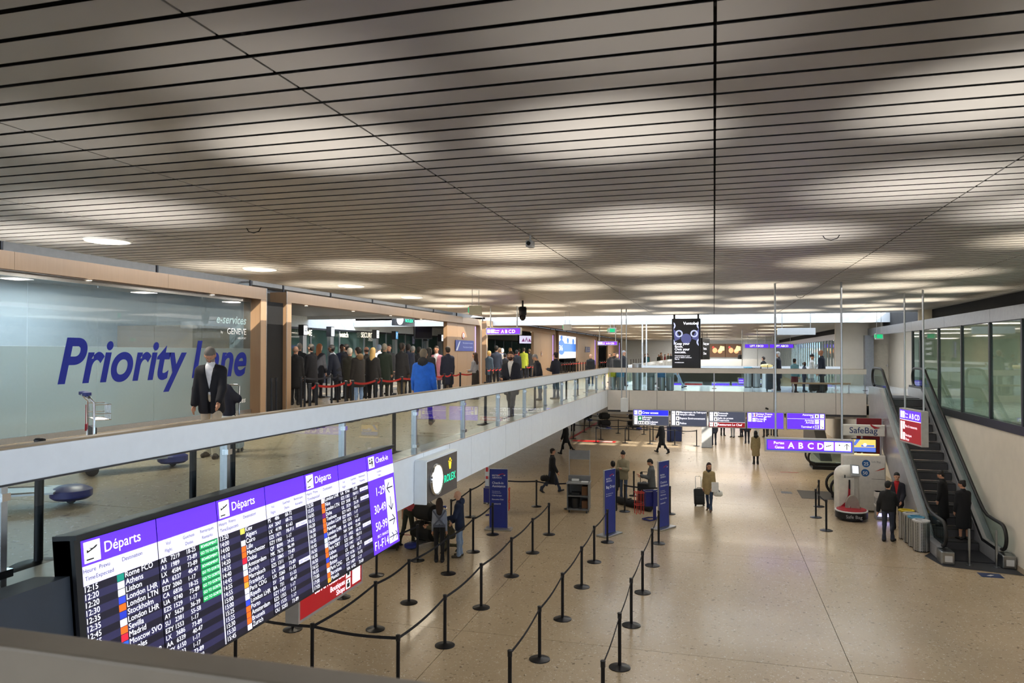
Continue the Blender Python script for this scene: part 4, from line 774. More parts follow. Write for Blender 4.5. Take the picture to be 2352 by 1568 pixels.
# --- departures board
bd=sign_root('departures_board','long tilted departures board glowing purple and dark blue below the left railing',(-3.93,3.81,4.29),0)
bd.rotation_euler=(-.10,0,PI/2); L=4.71; BH=1.145
MB().box(-.06,L+.03,.0,.14,-BH-.02,.02).build('case',BLACK,bd); MB().box(-.06,L+.03,-.05,.14,.02,.05).box(-.06,-.01,-.03,.14,-BH,.02).build('hood',BLACK,bd)
MB().box(.5,.7,.14,.42,-.75,-.35).box(3.9,4.1,.14,.42,-.75,-.35).build('bracket',GRAPH,bd)
MB().box(-.55,-.06,.02,.3,-1.05,-.2).build('side_box',mat('slate_box','2b333d',.6),bd)
NAVY=glow('171527',.55); NAVY2=glow('2c2a4e',.6); GRN=glow('129a52',.85); BAND=glow('dcdaf4',.8); TXT=glow('f4f4ff',1.1); CAP=mat('caption','3f3c78',.9); DEP=[[x.split('|') for x in s.split(';')] for s in (
"12:15|Rome FCO|AR 7219|18-25|B|0f8a78;12:20|Athens|A3 1989|73-89|G|e8e4ee;12:20|Lisbon|LX 4584|73-89|B|e9efe4;12:30|London LHR|AA 6337|40-47|B|3346c8;12:35|London LTN|EZY 2060|1-17|G|ee6a1c;12:35|Stockholm|CA 6836|18-25|G|2438b8;12:45|London LHR|UA 9740|73-89|G|eee6ec;12:55|Sevilla|EZS 1529|1-17|G|ee6a1c;12:55|Madrid|AY 5629|36-39|G|d8203a;13:00|Moscow SVO|SU 2381|55-58||2a62d8;13:05|Naples|EZY 1553|1-17||ee6a1c;13:10|Zurich|LX 3686|73-89||eee6ec;13:15|London LHR|AA 6339|40-47||3346c8;13:20|Nice|EZY 6150|1-17||ee6a1c;13:30|Berlin|EZS 1333|1-17||ee6a1c;13:35|Vienna|OS 3572|73-89||d8203a;13:45|Munich|LH 2389|73-89||e6a030",
"13:50|Kiev|PS 486|68-72||e6e05a;14:00|Algiers|AH 2047|68-72||171527;14:00|Cairo|LX 4190|61-63|S|e8e8f0;14:10|Lille|EZS 1471|F8-F11||ee6a1c;14:20|Manchester|EZY 1950|1-17||ee6a1c;14:35|Dubai|QF 8090|24-32||d8203a;14:40|Amsterdam|MK 7673|96-99||cfe4f2;14:45|Zurich|LH 5865|73-89||eee6ec;14:55|Marrakech|EZS 1311|1-17||ee6a1c;14:55|Frankfurt|LX 3668|73-89|S|e6a030;15:00|Paris CDG|UX 3260|F1-F5||e8e8f4;15:00|Riyadh|SV 238|51-53||eef0f4;15:25|London LHR|BA 731|40-47||3346c8;15:25|Porto|EZY 1457|1-17||ee6a1c;15:30|Amsterdam|EZS 1355|1-17||ee6a1c;15:30|Brussels|EZS 1535|1-17||ee6a1c;15:45|Zurich|OU 5203|73-89||eee6ec",
"15:50|London LHR|UA 9744|73-89|S|eee6ec;15:55|Nice|EZS 1383|F8-F11||ee6a1c;16:05|London LTN|EZY 2058|1-17|S|ee6a1c;16:15|Doha|UL 3524|33-39||6a1a6a;16:20|Toulouse|EZY 1473|F8-F11||ee6a1c;16:20|London LGW|EZY 8475|1-17||ee6a1c;16:30|Palerme|EZS 1575|1-17||ee6a1c;16:35|London LHR|AA 6343|40-47||3346c8;16:45|Brussels|NH 5140|73-89|S|cfe4f2;16:50|Dusseldorf|LX 4452|68-72||e8e8f0;16:50|Paris ORY|EZS 1385|F8-F11||ee6a1c;16:50|Lisbon|EZS 1447|1-17||ee6a1c;16:55|Athens|LX 4334|68-72|S|3346c8;16:55|Bristol|EZY 6156|1-17||ee6a1c;17:00|Paris CDG|UX 3268|F1-F5||e8e8f4;17:00|Barcelona|EZY 1409|1-17||ee6a1c;17:05|Munich|NH 6102|73-89||e6a030")]
PW=4.0/6
for p in range(3):
    for half in (0,1):
        u0=(2*p+half)*PW; w=PW-.008
        sc=MB().box(u0,u0+w,-.012,0,-BH,0).build('display_panel',mat('screen_glass','05050a',.15),bd)
        hh,ch=.165,.125; rh=(BH-hh-ch)/17; y=-.0135
        MB().rect(u0,u0+w,-hh,0,y).build('header_band',PU,sc); MB().rect(u0,u0+w,-hh-ch,-hh,y).build('column_band',BAND,sc)
        a,b=MB(),MB()
        for r in range(17): (a if r%2 else b).rect(u0,u0+w,-hh-ch-rh*(r+1),-hh-ch-rh*r,y)
        a.build('row_stripes_light',NAVY2,sc); b.build('row_stripes_dark',NAVY,sc)
        t=MB(); cp=MB(); ti={}; rm=MB(); rt=MB(); fr=MB(); ft=MB()
        if half==0:
            MB().rect(u0+.025,u0+.155,-.15,-.015,y-.001).build('icon_tile',WL,sc); MB().plane_icon(u0+.09,-.075,.055,y-.002).rect(u0+.04,u0+.10,-.135,-.125,y-.002).build('icon',INK,sc)
            t.text('Départs',u0+.19,-.115,.1,y=y-.002)
            for s_,xx,zz in (('Heure',.06,-.21),('Time',.06,-.26),('Prévu',.18,-.21),('Expected',.18,-.26),('Destination',.42,-.215)): cp.text(s_,u0+xx,zz,.04,y=y-.002,align='c')
        else:
            for s_,xx,zz in (('Vol',.1,-.21),('Flight',.1,-.26),('Guichets',.32,-.21),('Desks',.32,-.26),('Remarques',.53,-.21),('Remarks',.53,-.26)): cp.text(s_,u0+xx,zz,.036,y=y-.002,align='c')
        for r,(tm,ds,fn,dk,rk,tc) in enumerate(DEP[p]):
            z=-hh-ch-rh*(r+1)+.013
            if half==0:
                t.text(tm,u0+.012,z-.002,.053,y=y-.002); t.text(ds,u0+.345,z,.056,y=y-.002,fit=.3); ti.setdefault(tc,MB()).rect(u0+.275,u0+.335,z-.011,z+rh-.016,y-.001)
            else:
                q=fn.split(' '); t.text(q[0],u0+.012,z,.048,y=y-.002); t.text(q[1],u0+.115,z,.048,y=y-.002); t.text(dk,u0+.285,z,.048,y=y-.002)
                if rk in('B','G'): rm.rect(u0+.43,u0+.65,z-.010,z+rh-.017,y-.001); rt.text('BOARDIMENT' if rk=='B' else 'GO TO GORTE',u0+.54,z+.003,.03,y=y-.002,align='c')
                if rk=='S': fr.rect(u0+.45,u0+.65,z-.04,z+.0,y-.001); ft.text('SECT. FRANCE',u0+.55,z-.03,.024,y=y-.002,align='c')
        t.build('lettering',TXT,sc); cp.build('captions',CAP,sc)
        for tc,m in ti.items(): m.build('airline_tile',glow(tc,.8),sc)
        if rm.v: rm.build('remark_tile',GRN,sc); rt.build('remark_lettering',TXT,sc)
        if fr.v: fr.build('sector_tile',BAND,sc); ft.build('sector_lettering',CAP,sc)
        if half==1 and p<2: MB().rect(u0+w-.012,u0+w-.008,-BH,-hh-ch,y-.001).rect(u0+w-.004,u0+w,-BH,-hh-ch,y-.001).build('divider',TXT,sc)
u0=4.0; w=L-4.0
sc=MB().box(u0,u0+w,-.012,0,-BH,0).build('display_panel',mat('screen_glass'),bd); y=-.0135
MB().rect(u0,u0+w,-BH,0,y).build('purple_ground',PU,sc); MB().rect(u0,u0+w,-.29,-.175,y-.001).rect(u0+.43,u0+w-.04,-BH+.03,-.34,y-.001).build('white_ground',BAND,sc)
MB().rect(u0+.05,u0+.2,-.15,-.02,y-.001).build('icon_tile',WL,sc); MB().disc(u0+.14,-.05,.015,y-.002).rect(u0+.12,u0+.16,-.105,-.068,y-.002).rect(u0+.125,u0+.138,-.14,-.105,y-.002).rect(u0+.145,u0+.158,-.14,-.105,y-.002).rect(u0+.065,u0+.11,-.1,-.08,y-.002).rect(u0+.07,u0+.10,-.07,-.045,y-.002).build('icon',INK,sc)
t=MB().text('Check-in',u0+.24,-.11,.095,y=y-.002)
for s_,z in (('1-29',-.49),('30-49',-.69),('50-99',-.89),('F1-F14',-1.1)): t.text(s_,u0+.41,z,.14,y=y-.002,align='r',fit=.38)
t.text('SECT. FRANCE',u0+.41,-.975,.045,y=y-.002,align='r'); t.build('lettering',TXT,sc)
MB().text('Guichets',u0+.3,-.225,.035,y=y-.003,align='c').text('Desks',u0+.3,-.27,.035,y=y-.003,align='c').build('captions',CAP,sc)
m=MB(); m.arrow(u0+.55,-.45,.085,PI,y-.003); m.arrow(u0+.55,-.645,.085,-PI/2,y-.003); m.arrow(u0+.55,-.845,.085,0,y-.003); m.arrow(u0+.50,-1.04,.065,0,y-.003); m.arrow(u0+.605,-1.04,.065,0,y-.003); m.build('arrows',INK,sc)
# --- red bars and shops sign
rs=sign_root('hanging_sign','red sign reading Bars and restaurants below the departures board',(-4.2,7.55,2.67),PI/2)
case(rs,1.45,.78,.14,.03); MB().rect(-.695,.695,.03,.75,-.012).build('red_ground',glow('a80c1a',.42),rs)
MB().rect(.3,.41,.175,.295,-.014).rect(.3,.41,.045,.16,-.014).rect(.46,.66,.06,.7,-.014).build('white_tile',WL,rs)
MB().text('Bars & restaurants',.27,.215,.09,y=-.016,align='r',bold=.012,fit=.85).text('Boutiques',.27,.125,.085,y=-.016,align='r',bold=.012).text('Shops',.27,.05,.085,y=-.016,align='r',bold=.012).build('lettering',TXT,rs)
MB().arrow(.56,.34,.07,0,-.016).rect(.325,.385,.2,.24,-.016).disc(.355,.265,.016,-.016).rect(.32,.39,.06,.11,-.016).disc(.355,.13,.018,-.016).build('icons',INK,rs)
for x in (-.6,.6): MB().box(x-.02,x+.02,.1,.3,.6,.7).build('hanger',ALU,rs)
# --- clock sign on the fascia
rx=sign_root('clock_sign','dark sign with round lit clock, gold crown and green lettering on the fascia',(RX,11.12,2.97+.24),PI/2)
MB().box(-.69,.69,-.19,-.005,0,.63).build('case',mat('bronze_grey','5a5450',.45),rx); MB().box(-.72,-.69,-.2,-.005,-.01,.64).box(-.69,.69,-.2,-.005,.63,.66).build('edge_trim',PANEL,rx)
MB().rect(-.01,-.005,0,.63,-.192).build('seam',BLACK,rx)
ck=MB().lathe([(.245,0),(.25,.03),(.235,.06),(.215,.05)],36,M=Matrix.Translation((-.34,-.19,.32))@Matrix.Rotation(PI/2,4,'X')).build('clock_ring',CHROME,rx,True)
MB().disc(-.34,.32,.216,-.243,n=36).build('clock_face',glow('ffffff',2.2),ck)
mk=MB()
for k in range(12):
    a=2*PI*k/12; mk.flat([(-.34+math.sin(a+o)*r,.32+math.cos(a+o)*r) for o,r in ((-.03,.17),(.03,.17),(.03,.2),(-.03,.2))],-.245)
mk.flat([(-.345,.31),(-.335,.31),(-.335,.47),(-.345,.47)],-.246); mk.flat([(-.34,.315),(-.34,.327),(-.43,.38),(-.43,.373)],-.247); mk.build('clock_hands',INK,ck)
MB().text('ROLEX',.34,.19,.17,y=-.194,align='c',bold=.012,sx=1.0,fit=.55).build('lettering',glow('19d9a0',1.3),rx)
cr=MB(); cr.flat([(.27,.50),(.31,.38),(.37,.38),(.41,.50),(.375,.47),(.365,.53),(.34,.48),(.315,.53),(.305,.47)],-.194)
for xx,zz in ((.27,.51),(.315,.54),(.34,.555),(.365,.54),(.41,.51)): cr.disc(xx,zz,.014,-.194)
cr.build('crown_emblem',glow('f0cf2a',1.1),rx)
# --- row of five signs under the bridge
def hang_sign(label,px0,px1,py0,py1,Y,draw):
    a,b=at(px0,py0,Y=Y),at(px1,py0,Y=Y); c=at(px0,py1,Y=Y); w=b.x-a.x; h=a.z-c.z
    t=sign_root('hanging_sign',label,((a.x+b.x)/2,Y,c.z),0); case(t,w,h,.14,.035); draw(t,w,h)
    for x in (-w*.35,w*.35): MB().box(x-.02,x+.02,.12,.49,h-.12,h-.06).build('bracket',ALU,t)
def draw_list(bg,parts,txt):
    def f(t,w,h):
        x0,x1=-w/2+.035,w/2-.035
        MB().rect(x0,x1,.035,h-.035,-.008).build('ground',bg,t)
        W_=MB();T=MB();K=MB()
        for p in parts:
            if p[0]=='band': MB().rect(x0,x1,p[1]*h,p[2]*h,-.010).build('band',p[3],t)
            elif p[0]=='tile': W_.rect(p[1]*w-w/2,p[2]*w-w/2,p[3]*h,p[4]*h,-.012)
            elif p[0]=='line': W_.rect(x0,x1,p[1]*h-.006,p[1]*h+.006,-.012)
            elif p[0]=='arrow': K.arrow(p[1]*w-w/2,p[2]*h,p[3],p[4],-.014,t=.22)
            elif p[0]=='dot': K.disc(p[1]*w-w/2,(p[2]+.035)*h,.02,-.014).rect(p[1]*w-w/2-.022,p[1]*w-w/2+.022,(p[2]-.07)*h,(p[2]+.015)*h,-.014)
            elif p[0]=='plane': K.plane_icon(p[1]*w-w/2,p[2]*h,.075,-.014)
            elif p[0]=='mark': MB().rect(p[1]*w-w/2,p[2]*w-w/2,p[3]*h,p[4]*h,p[6] if len(p)>6 else -.014).build('colour_mark',p[5],t)
        for s_,x,z,sz,al in txt: T.text(s_,x*w-w/2,z*h,sz,y=-.014,align=al,bold=.015)
        if W_.v: W_.build('white_tiles',WL,t)
        T.build('lettering',TXT,t)
        if K.v: K.build('pictograms',INK,t)
    return f
hang_sign('hanging sign reading Crew access with a blue top band',1453.7,1537,938.8,976.4,31.0,draw_list(SLATE,[('band',.62,.95,BL),('line',.61),('tile',.04,.13,.67,.92),('tile',.155,.245,.67,.92),('tile',.04,.13,.08,.57),('tile',.155,.32,.08,.28),('tile',.34,.44,.08,.28),('arrow',.085,.79,.06,PI),('arrow',.085,.48,.06,PI),('dot',.20,.79),('dot',.19,.18),('dot',.24,.18),('dot',.29,.18),('dot',.39,.18),('mark',.155,.245,.33,.57,glow('12904a',.8)),('mark',.17,.23,.43,.47,WL,-.016),('mark',.19,.21,.36,.54,WL,-.016)],[('Crew access',.26,.73,.13,'l'),('Infirmerie',.26,.46,.10,'l'),('First aid',.26,.34,.10,'l'),('Toilettes',.45,.19,.10,'l'),('Toilets',.45,.07,.10,'l')]))
hang_sign('slate hanging sign reading Airport offices, Espace Environnement and Police',1539.7,1624.4,940.5,978.6,31.0,draw_list(SLATE,[('tile',.04,.13,.08,.92),('tile',.155,.245,.68,.92),('tile',.155,.245,.38,.61),('tile',.155,.245,.08,.31),('arrow',.085,.79,.06,PI),('dot',.2,.79),('dot',.2,.49),('dot',.2,.19)],[("Management de l'aéroport",.26,.82,.10,'l'),('Airport offices',.26,.68,.10,'l'),('Espace Environnement',.26,.45,.11,'l'),('Police',.26,.15,.11,'l')]))
hang_sign('slate hanging sign reading Protocole with a red restaurant band',1626.6,1712.9,942.8,981.5,31.0,draw_list(SLATE,[('band',.05,.32,RED),('line',.335),('tile',.04,.13,.40,.92),('tile',.155,.245,.68,.92),('tile',.155,.245,.40,.62),('tile',.04,.13,.08,.30),('tile',.155,.245,.08,.30),('arrow',.085,.79,.06,PI),('arrow',.085,.19,.06,PI),('dot',.2,.79),('dot',.2,.51),('dot',.2,.19)],[('Protocole',.26,.82,.10,'l'),('Protocol',.26,.69,.10,'l'),('Salle de presse',.26,.53,.10,'l'),('Pressroom',.26,.40,.10,'l'),('Restaurant Le Chef',.26,.14,.12,'l')]))
hang_sign('purple hanging sign reading Secteur France and Portes Gates F',1715,1801,944.8,984,31.0,draw_list(PU,[('tile',.04,.13,.42,.92),('tile',.155,.245,.70,.92),('tile',.155,.245,.42,.64),('arrow',.085,.78,.06,PI/2),('mark',.16,.185,.72,.90,BL),('mark',.215,.24,.72,.90,RED),('plane',.2,.53)],[('Secteur France',.26,.83,.10,'l'),('French Sector',.26,.70,.10,'l'),('Portes',.26,.54,.10,'l'),('Gates',.26,.42,.10,'l'),('F',.46,.43,.24,'l')]))
hang_sign('purple hanging sign reading Ascenseur Lift, Arrivals and Terminal 2',1806,1896,946.5,986,31.0,draw_list(PU,[('line',.64),('tile',.73,.83,.70,.92),('tile',.86,.96,.70,.92),('tile',.73,.83,.37,.60),('tile',.86,.96,.08,.60),('tile',.73,.83,.08,.30),('mark',.74,.82,.10,.28,PU,-.0135),('arrow',.91,.81,.06,0),('arrow',.91,.2,.06,-PI/4),('dot',.78,.81),('plane',.78,.48)],[('Ascenseur',.71,.83,.10,'r'),('Lift',.71,.70,.10,'r'),('Arrivées',.71,.50,.10,'r'),('Arrivals',.71,.38,.10,'r'),('Terminal 2',.71,.13,.11,'r'),('T2',.75,.13,.10,'l')]))
MB()
# --- gates signs on poles
def gates(label,loc,w,h,mirror,ztop,rodx,rz=0,tiles=True):
    t=sign_root('gates_sign',label,loc,rz); case(t,w,h,.13,.04*h/.33); r=.04*h/.33
    MB().rect(-w/2+r,w/2-r,r,h-r,-.004).build('blue_ground',BL,t); MB().rect(-w/2+r*1.5,w/2-r*1.5,r*1.5,h-r*1.5,-.006).build('purple_ground',glow('7a2cf0',1.1),t)
    T=MB();W_=MB();K=MB()
    if not mirror:
        T.text('Portes',-w*.28,h*.55,h*.27,y=-.008,align='r',bold=.015).text('Gates',-w*.28,h*.24,h*.27,y=-.008,align='r',bold=.015)
        for i,c in enumerate('ABCD'): T.text(c,-w*.2+w*.11*i,h*.28,h*.6,y=-.008,align='c',bold=.02)
        W_.rect(w*.17,w*.275,h*.2,h*.8,-.008).rect(w*.29,w*.465,h*.2,h*.8,-.008); K.plane_icon(w*.222,h*.5,h*.22,-.010); K.arrow(w*.42,h*.5,h*.22,PI/2,-.010,t=.22); K.disc(w*.34,h*.6,.015,-.010)
    else:
        W_.rect(-w*.46,-w*.38,h*.25,h*.75,-.008).rect(-w*.36,-w*.26,h*.25,h*.75,-.008); K.arrow(-w*.42,h*.5,h*.15,PI,-.010,t=.25); K.plane_icon(-w*.31,h*.5,h*.16,-.010)
        T.text('Portes',-w*.25,h*.52,h*.26,y=-.008,bold=.02).text('Gates',-w*.25,h*.24,h*.26,y=-.008,bold=.02)
        for i,c in enumerate('ABCD'): T.text(c,-w*.02+w*.105*i,h*.26,h*.6,y=-.008,align='c',bold=.025)
    T.build('lettering',TXT,t); W_.build('white_tiles',WL,t); K.build('pictograms',INK,t)
    for x in rodx: MB().cyl((x,.065,h),(x,.065,ztop-loc[2]),.025,n=10).build('pole',ALU,t,True)
gates('Portes Gates ABCD sign hanging on two long poles over the hall',(2.17,18.75,3.14),1.98,.335,False,CZ+.02,(-.74,.74))
gates('purple ABCD gates sign hanging above the upper concourse',(*along(1156,26.5),6.16),1.32,.27,True,CZ+.05,(-.5,.5))
gates('small distant ABCD gates sign on the far left concourse',(*along(1395,46),6.0),1.25,.26,True,CZ+.05,(-.5,.5))
gates('small purple ABCD sign seen through the bridge glass',(*along(1722,50),3.35),1.6,.5,False,CZ+.05,(-.5,.5))
q0,q1=at(2075,690,X=5.2),at(2105,690,X=5.2)
t=sign_root('hanging_sign','double-faced purple and red sign on two poles before the escalator',(5.2,(q0.y+q1.y)/2,3.02),-PI/2)
t.rotation_euler.z=-PI/2+.16
w,h=1.42,.95; case(t,w,h,.16,.04)
MB().rect(-w/2+.04,w/2-.04,h*.68,h-.04,-.008).build('purple_ground',PU,t); MB().rect(-w/2+.04,w/2-.04,.04,h*.66,-.008).build('red_ground',RED,t); MB().rect(-w/2+.04,w/2-.04,h*.66,h*.68,-.009).rect(-w*.45,-w*.36,h*.72,h*.92,-.01).rect(-w*.34,-w*.25,h*.72,h*.92,-.01).rect(-w*.45,-w*.36,h*.08,h*.62,-.01).rect(-w*.34,-w*.25,h*.4,h*.62,-.01).rect(-w*.34,-w*.25,h*.08,h*.3,-.01).build('white_tiles',WL,t)
T=MB()
for i,c in enumerate('ABCD'): T.text(c,-w*.0+w*.12*i,h*.73,.2,y=-.012,align='c',bold=.02)
T.text('Portes',-w*.22,h*.83,.07,y=-.012).text('Gates',-w*.22,h*.73,.07,y=-.012).text('Bars & restaurants',-w*.22,h*.46,.1,y=-.012,fit=.8).text('Boutiques',-w*.22,h*.2,.1,y=-.012).text('Shops',-w*.22,h*.08,.1,y=-.012).build('lettering',TXT,t)
for x in (-.55,.62): MB().cyl((x,.08,h),(x,.08,CZ-3.0),.025,n=10).build('pole',ALU,t,True)
# --- plain hanging boxes and exit signs
t=thing('pole_box','small white box hanging on two poles in front of the bridge','sign',(-3.3,28.1,3.28)); MB().rbox(-.13,.13,-.1,.1,0,.52,.01).build('box',WHITE,t)
for x in (-.1,.08): MB().cyl((x,0,.5),(x,0,CZ-3.26),.02,n=10).build('pole',ALU,t,True)
t=thing('blank_panel','blank white hanging panel above the bridge','sign',(*along(1829,33),6.34)); MB().rbox(-.8,.8,-.08,.08,0,.3,.01).build('panel',WHITE,t)
MB().cyl((.6,0,.3),(.6,0,1.0),.015).build('pole',ALU,t); MB().cyl((-.6,0,.3),(-.6,0,1.0),.015).build('pole',ALU,t)
t=thing('white_poles','pair of thin white poles standing behind the bridge rail','pole',(*along(1480,36.6),MZ))
for x in (-.1,.1): MB().cyl((x,0,0),(x,0,3.2),.03,n=10).build('pole',WHITE,t,True)
for i,(px,py,d,sc_,lb) in enumerate([(1092,712,19.5,1,'cream exit sign box with green side above the second portal'),(1303,751,30,1,'pale exit sign hanging beyond the first ceiling'),(1406,758,34,1.1,'double exit sign hanging over the left concourse'),(2019,771,30,.9,'green exit sign hanging near the alcove')]):
    x,y=along(px,d); z=EYE+(811-py)*d/FPX; t=thing('exit_sign',lb,'exit sign',(x,y,z-.13),rz=.2)
    MB().rbox(-.17*sc_,.17*sc_,-.06,.06,0,.24,.01).build('box',mat('cream_box','d6d0b4',.5) if i in(0,) else WHITE,t); MB().box(-.19*sc_,-.17*sc_,-.05,.05,.06,.2).build('green_face',glow('16b070',.9),t)
    if i in (2,3): MB().rect(-.12,.12,.04,.2,-.062).build('green_pictogram',glow('18b878',.9),t)
    for a in (-.09,.09): MB().cyl((a,0,.24),(a,0,(9.05 if 33.3<y<38.5 else CZ+.02)-z+.13),.008,n=6).build('rod',WHITE,t)
# --- advertising screens
t=sign_root('advertising_screen','tall black advertising screen reading Keep your focus above the bridge',(-1.9+.02,38.0,0),0,'screen')
q0,q1=at(1543.4,846.7,Y=32.7),at(1608.9,731,Y=32.7); t.location=((q0.x+q1.x)/2,32.7,q0.z); w=q1.x-q0.x; h=q1.z-q0.z
MB().rbox(-w/2,w/2,0,.35,0,h,.03).build('case',BLACK,t); MB().rect(-w/2+.07,w/2-.07,h*.12,h-.07,-.004).build('screen',glow('0c0c12',.4),t)
G=MB();B2=MB()
for cx,cz,r in ((-.5,.86,.16),(.5,.86,.16),(-.25,.70,.16),(.28,.70,.16),(-.52,.53,.15),(.5,.53,.17)):
    n=20
    for k in range(n):
        a0,a1=2*PI*k/n,2*PI*(k+1)/n; G.flat([(cx*w+r*math.cos(a0),cz*h+r*math.sin(a0)),(cx*w+r*math.cos(a1),cz*h+r*math.sin(a1)),(cx*w+r*.62*math.cos(a1),cz*h+r*.62*math.sin(a1)),(cx*w+r*.62*math.cos(a0),cz*h+r*.62*math.sin(a0))],-.007)
G.v=[(max(-w/2+.08,min(w/2-.08,x)),y,z) for x,y,z in G.v]; G.build('picture_rings',glow('b9c2e6',.8),t)
B2.flat([(-.45*w,.8*h),(-.3*w,.72*h),(-.2*w,.6*h),(-.4*w,.55*h)],-.006); B2.flat([(.45*w,.8*h),(.3*w,.72*h),(.2*w,.6*h),(.42*w,.55*h)],-.006); B2.disc(0,.6*h,.22,-.006); B2.build('picture_shapes',glow('5a5f9a',.5),t)
T=MB(); T.text('Vontobel',.42*w,.88*h,.17,y=-.009,align='r',bold=.02,fit=.7)
for i,s_ in enumerate(('Keep your','focus.','Own your','success.')): T.text(s_,-.4*w,(.48-.056*i)*h,.15,y=-.009,bold=.02)
for i,s_ in enumerate(('Concentrating on your','goals to deliver solutions','that fit.','vontobel.com')): T.text(s_,-.4*w,(.25-.034*i-(.03 if i==3 else 0))*h,.07,y=-.009,bold=.015)
T.build('lettering',TXT,t)
for x in (-w*.42,w*.42): MB().box(x-.04,x+.04,.1,.25,h,CZ+.02-t.location.z).build('hanger',BLACK,t)
x,y=along(1622,60); t=sign_root('advertising_screen','narrow dark advertising screen turned sideways farther back',(x,y,5.0),1.2,'screen'); MB().rbox(-.8,.8,0,.25,0,1.75,.03).build('case',BLACK,t); MB().text('Keep your',-.6,1.2,.3,y=-.006,bold=.02,fit=1.2).text('focus.',-.6,.8,.3,y=-.006,bold=.02).text('Own',-.6,.4,.3,y=-.006,bold=.02).build('lettering',TXT,t)
for x_ in (-.5,.5): MB().cyl((x_,.12,1.75),(x_,.12,2.25),.02).build('hanger',BLACK,t)
q0,q1=at(1286,842,X=-11.9),at(1330,842,X=-11.9)
t=sign_root('video_wall','bright blue and white video screen showing 36 in the fourth portal',(-12.1,(q0.y+q1.y)/2,5.03),PI/2,'screen'); w=min(8.2,q1.y-q0.y)
MB().box(-w/2,w/2,0,.15,0,2.0).build('case',BLACK,t); MB().rect(-w/2+.05,w/2-.05,.05,1.95,-.004).build('screen',glow('e9f0fb',1.2),t); MB().rect(-w/2+.05,w/2-.05,.6,1.3,-.006).disc(-w*.33,.95,.62,-.007,rx=1.5,n=24).disc(0,1.55,.25,-.007,rx=.5).disc(w*.3,1.5,.25,-.007,rx=.5).disc(-w*.33,1.75,.2,-.007,rx=.5).build('picture',glow('4f86e0',.9),t)
MB().text('36',-w*.36,.7,.62,y=-.01,align='c',sx=2.6,bold=.01).build('lettering',TXT,t)
q=at(1209,779,X=-15); t=sign_root('ceiling_monitor','small monitor hanging inside the third portal',(q.x,q.y,q.z-.4),PI/2-.5,'screen'); MB().box(-.9,.9,0,.1,0,.75).build('case',BLACK,t); MB().rect(-.84,.84,.06,.69,-.004).build('screen',glow('d8d4ee',.9),t); MB().flat([(-.2,.2),(0,.6),(.2,.2),(.1,.2),(0,.42),(-.1,.2)],-.007).flat([(-.6,.2),(-.35,.5),(-.2,.2)],-.007).flat([(.6,.2),(.35,.5),(.2,.2)],-.007).build('emblem',glow('8a4a78',.7),t); MB().cyl((0,.05,.75),(0,.05,7.4-q.z+.4),.02).build('hanger',BLACK,t)
q=at(973,765,X=-17); t=sign_root('ceiling_monitor','dark monitor hanging inside the security hall',(q.x,q.y,q.z-.35),PI/2-.4,'screen'); MB().rbox(-.75,.75,0,.12,0,.8,.02).build('case',BLACK,t); MB().rect(-.7,.7,.05,.75,-.004).build('screen',mat('screen_glass'),t); MB().cyl((0,.05,.8),(0,.05,7.4-q.z+.35),.02).build('hanger',BLACK,t)
q=at(930,748,Y=35.95); t=sign_root('clock_sign','hanging clock sign with green lettering inside the security hall',(q.x,q.y,q.z),PI/2-.25); MB().box(-.85,.85,0,.2,0,.62).build('case',GRAPH,t); MB().disc(-.42,.31,.27,-.004,n=28).build('clock_face',glow('ffffff',2.0),t); MB().text('ROLEX',.38,.2,.22,y=-.005,align='c',bold=.015,fit=.75).build('lettering',glow('19e09a',1.5),t); MB().cyl((0,.1,.62),(0,.1,9.05-q.z if 33.3<q.y<38.5 else 7.4-q.z),.03).build('hanger',BLACK,t)
# --- notices on the timber infills
for i,(yc,lb) in enumerate([(33.9,'blue notice board on the wood infill of the second portal'),(70,'blue notice board on the wood infill of the fourth portal')]):
    t=sign_root('notice_board',lb,(GX-.1,yc,5.6),PI/2); MB().box(-1.35,1.35,-.02,0,0,.52).build('board',mat('notice_blue','2e3f86',.5),t); MB().flat([(-1.3,.03),(-1.1,.03),(-.7,.45),(-.75,.49),(-.9,.4)],-.023).build('hand_picture',mat('pale_hand','b9c2cf',.6),t)
    MB().text('Merci de préparer vos documents',.42,.36,.11,y=-.024,align='c',fit=1.5).text('Please prepare your documents',.42,.16,.11,y=-.024,align='c',fit=1.5).build('lettering',mat('pale_print','aab6da',.6),t)
for i,(yc,zc,lb) in enumerate([(33.7,6.35,'round no-phone symbol on the second portal'),(50.5,5.45,'round no-phone symbol on the third portal')]):
    t=sign_root('prohibition_symbol',lb,(GX-.1,yc,zc),PI/2); MB().disc(0,0,.17,-.006,n=24).build('ring',mat('sign_red','b02a30',.5),t); MB().disc(0,0,.13,-.008,n=24).build('white_disc',WHITE,t); MB().rect(-.04,.04,-.09,.09,-.010).build('phone_symbol',INK,t)
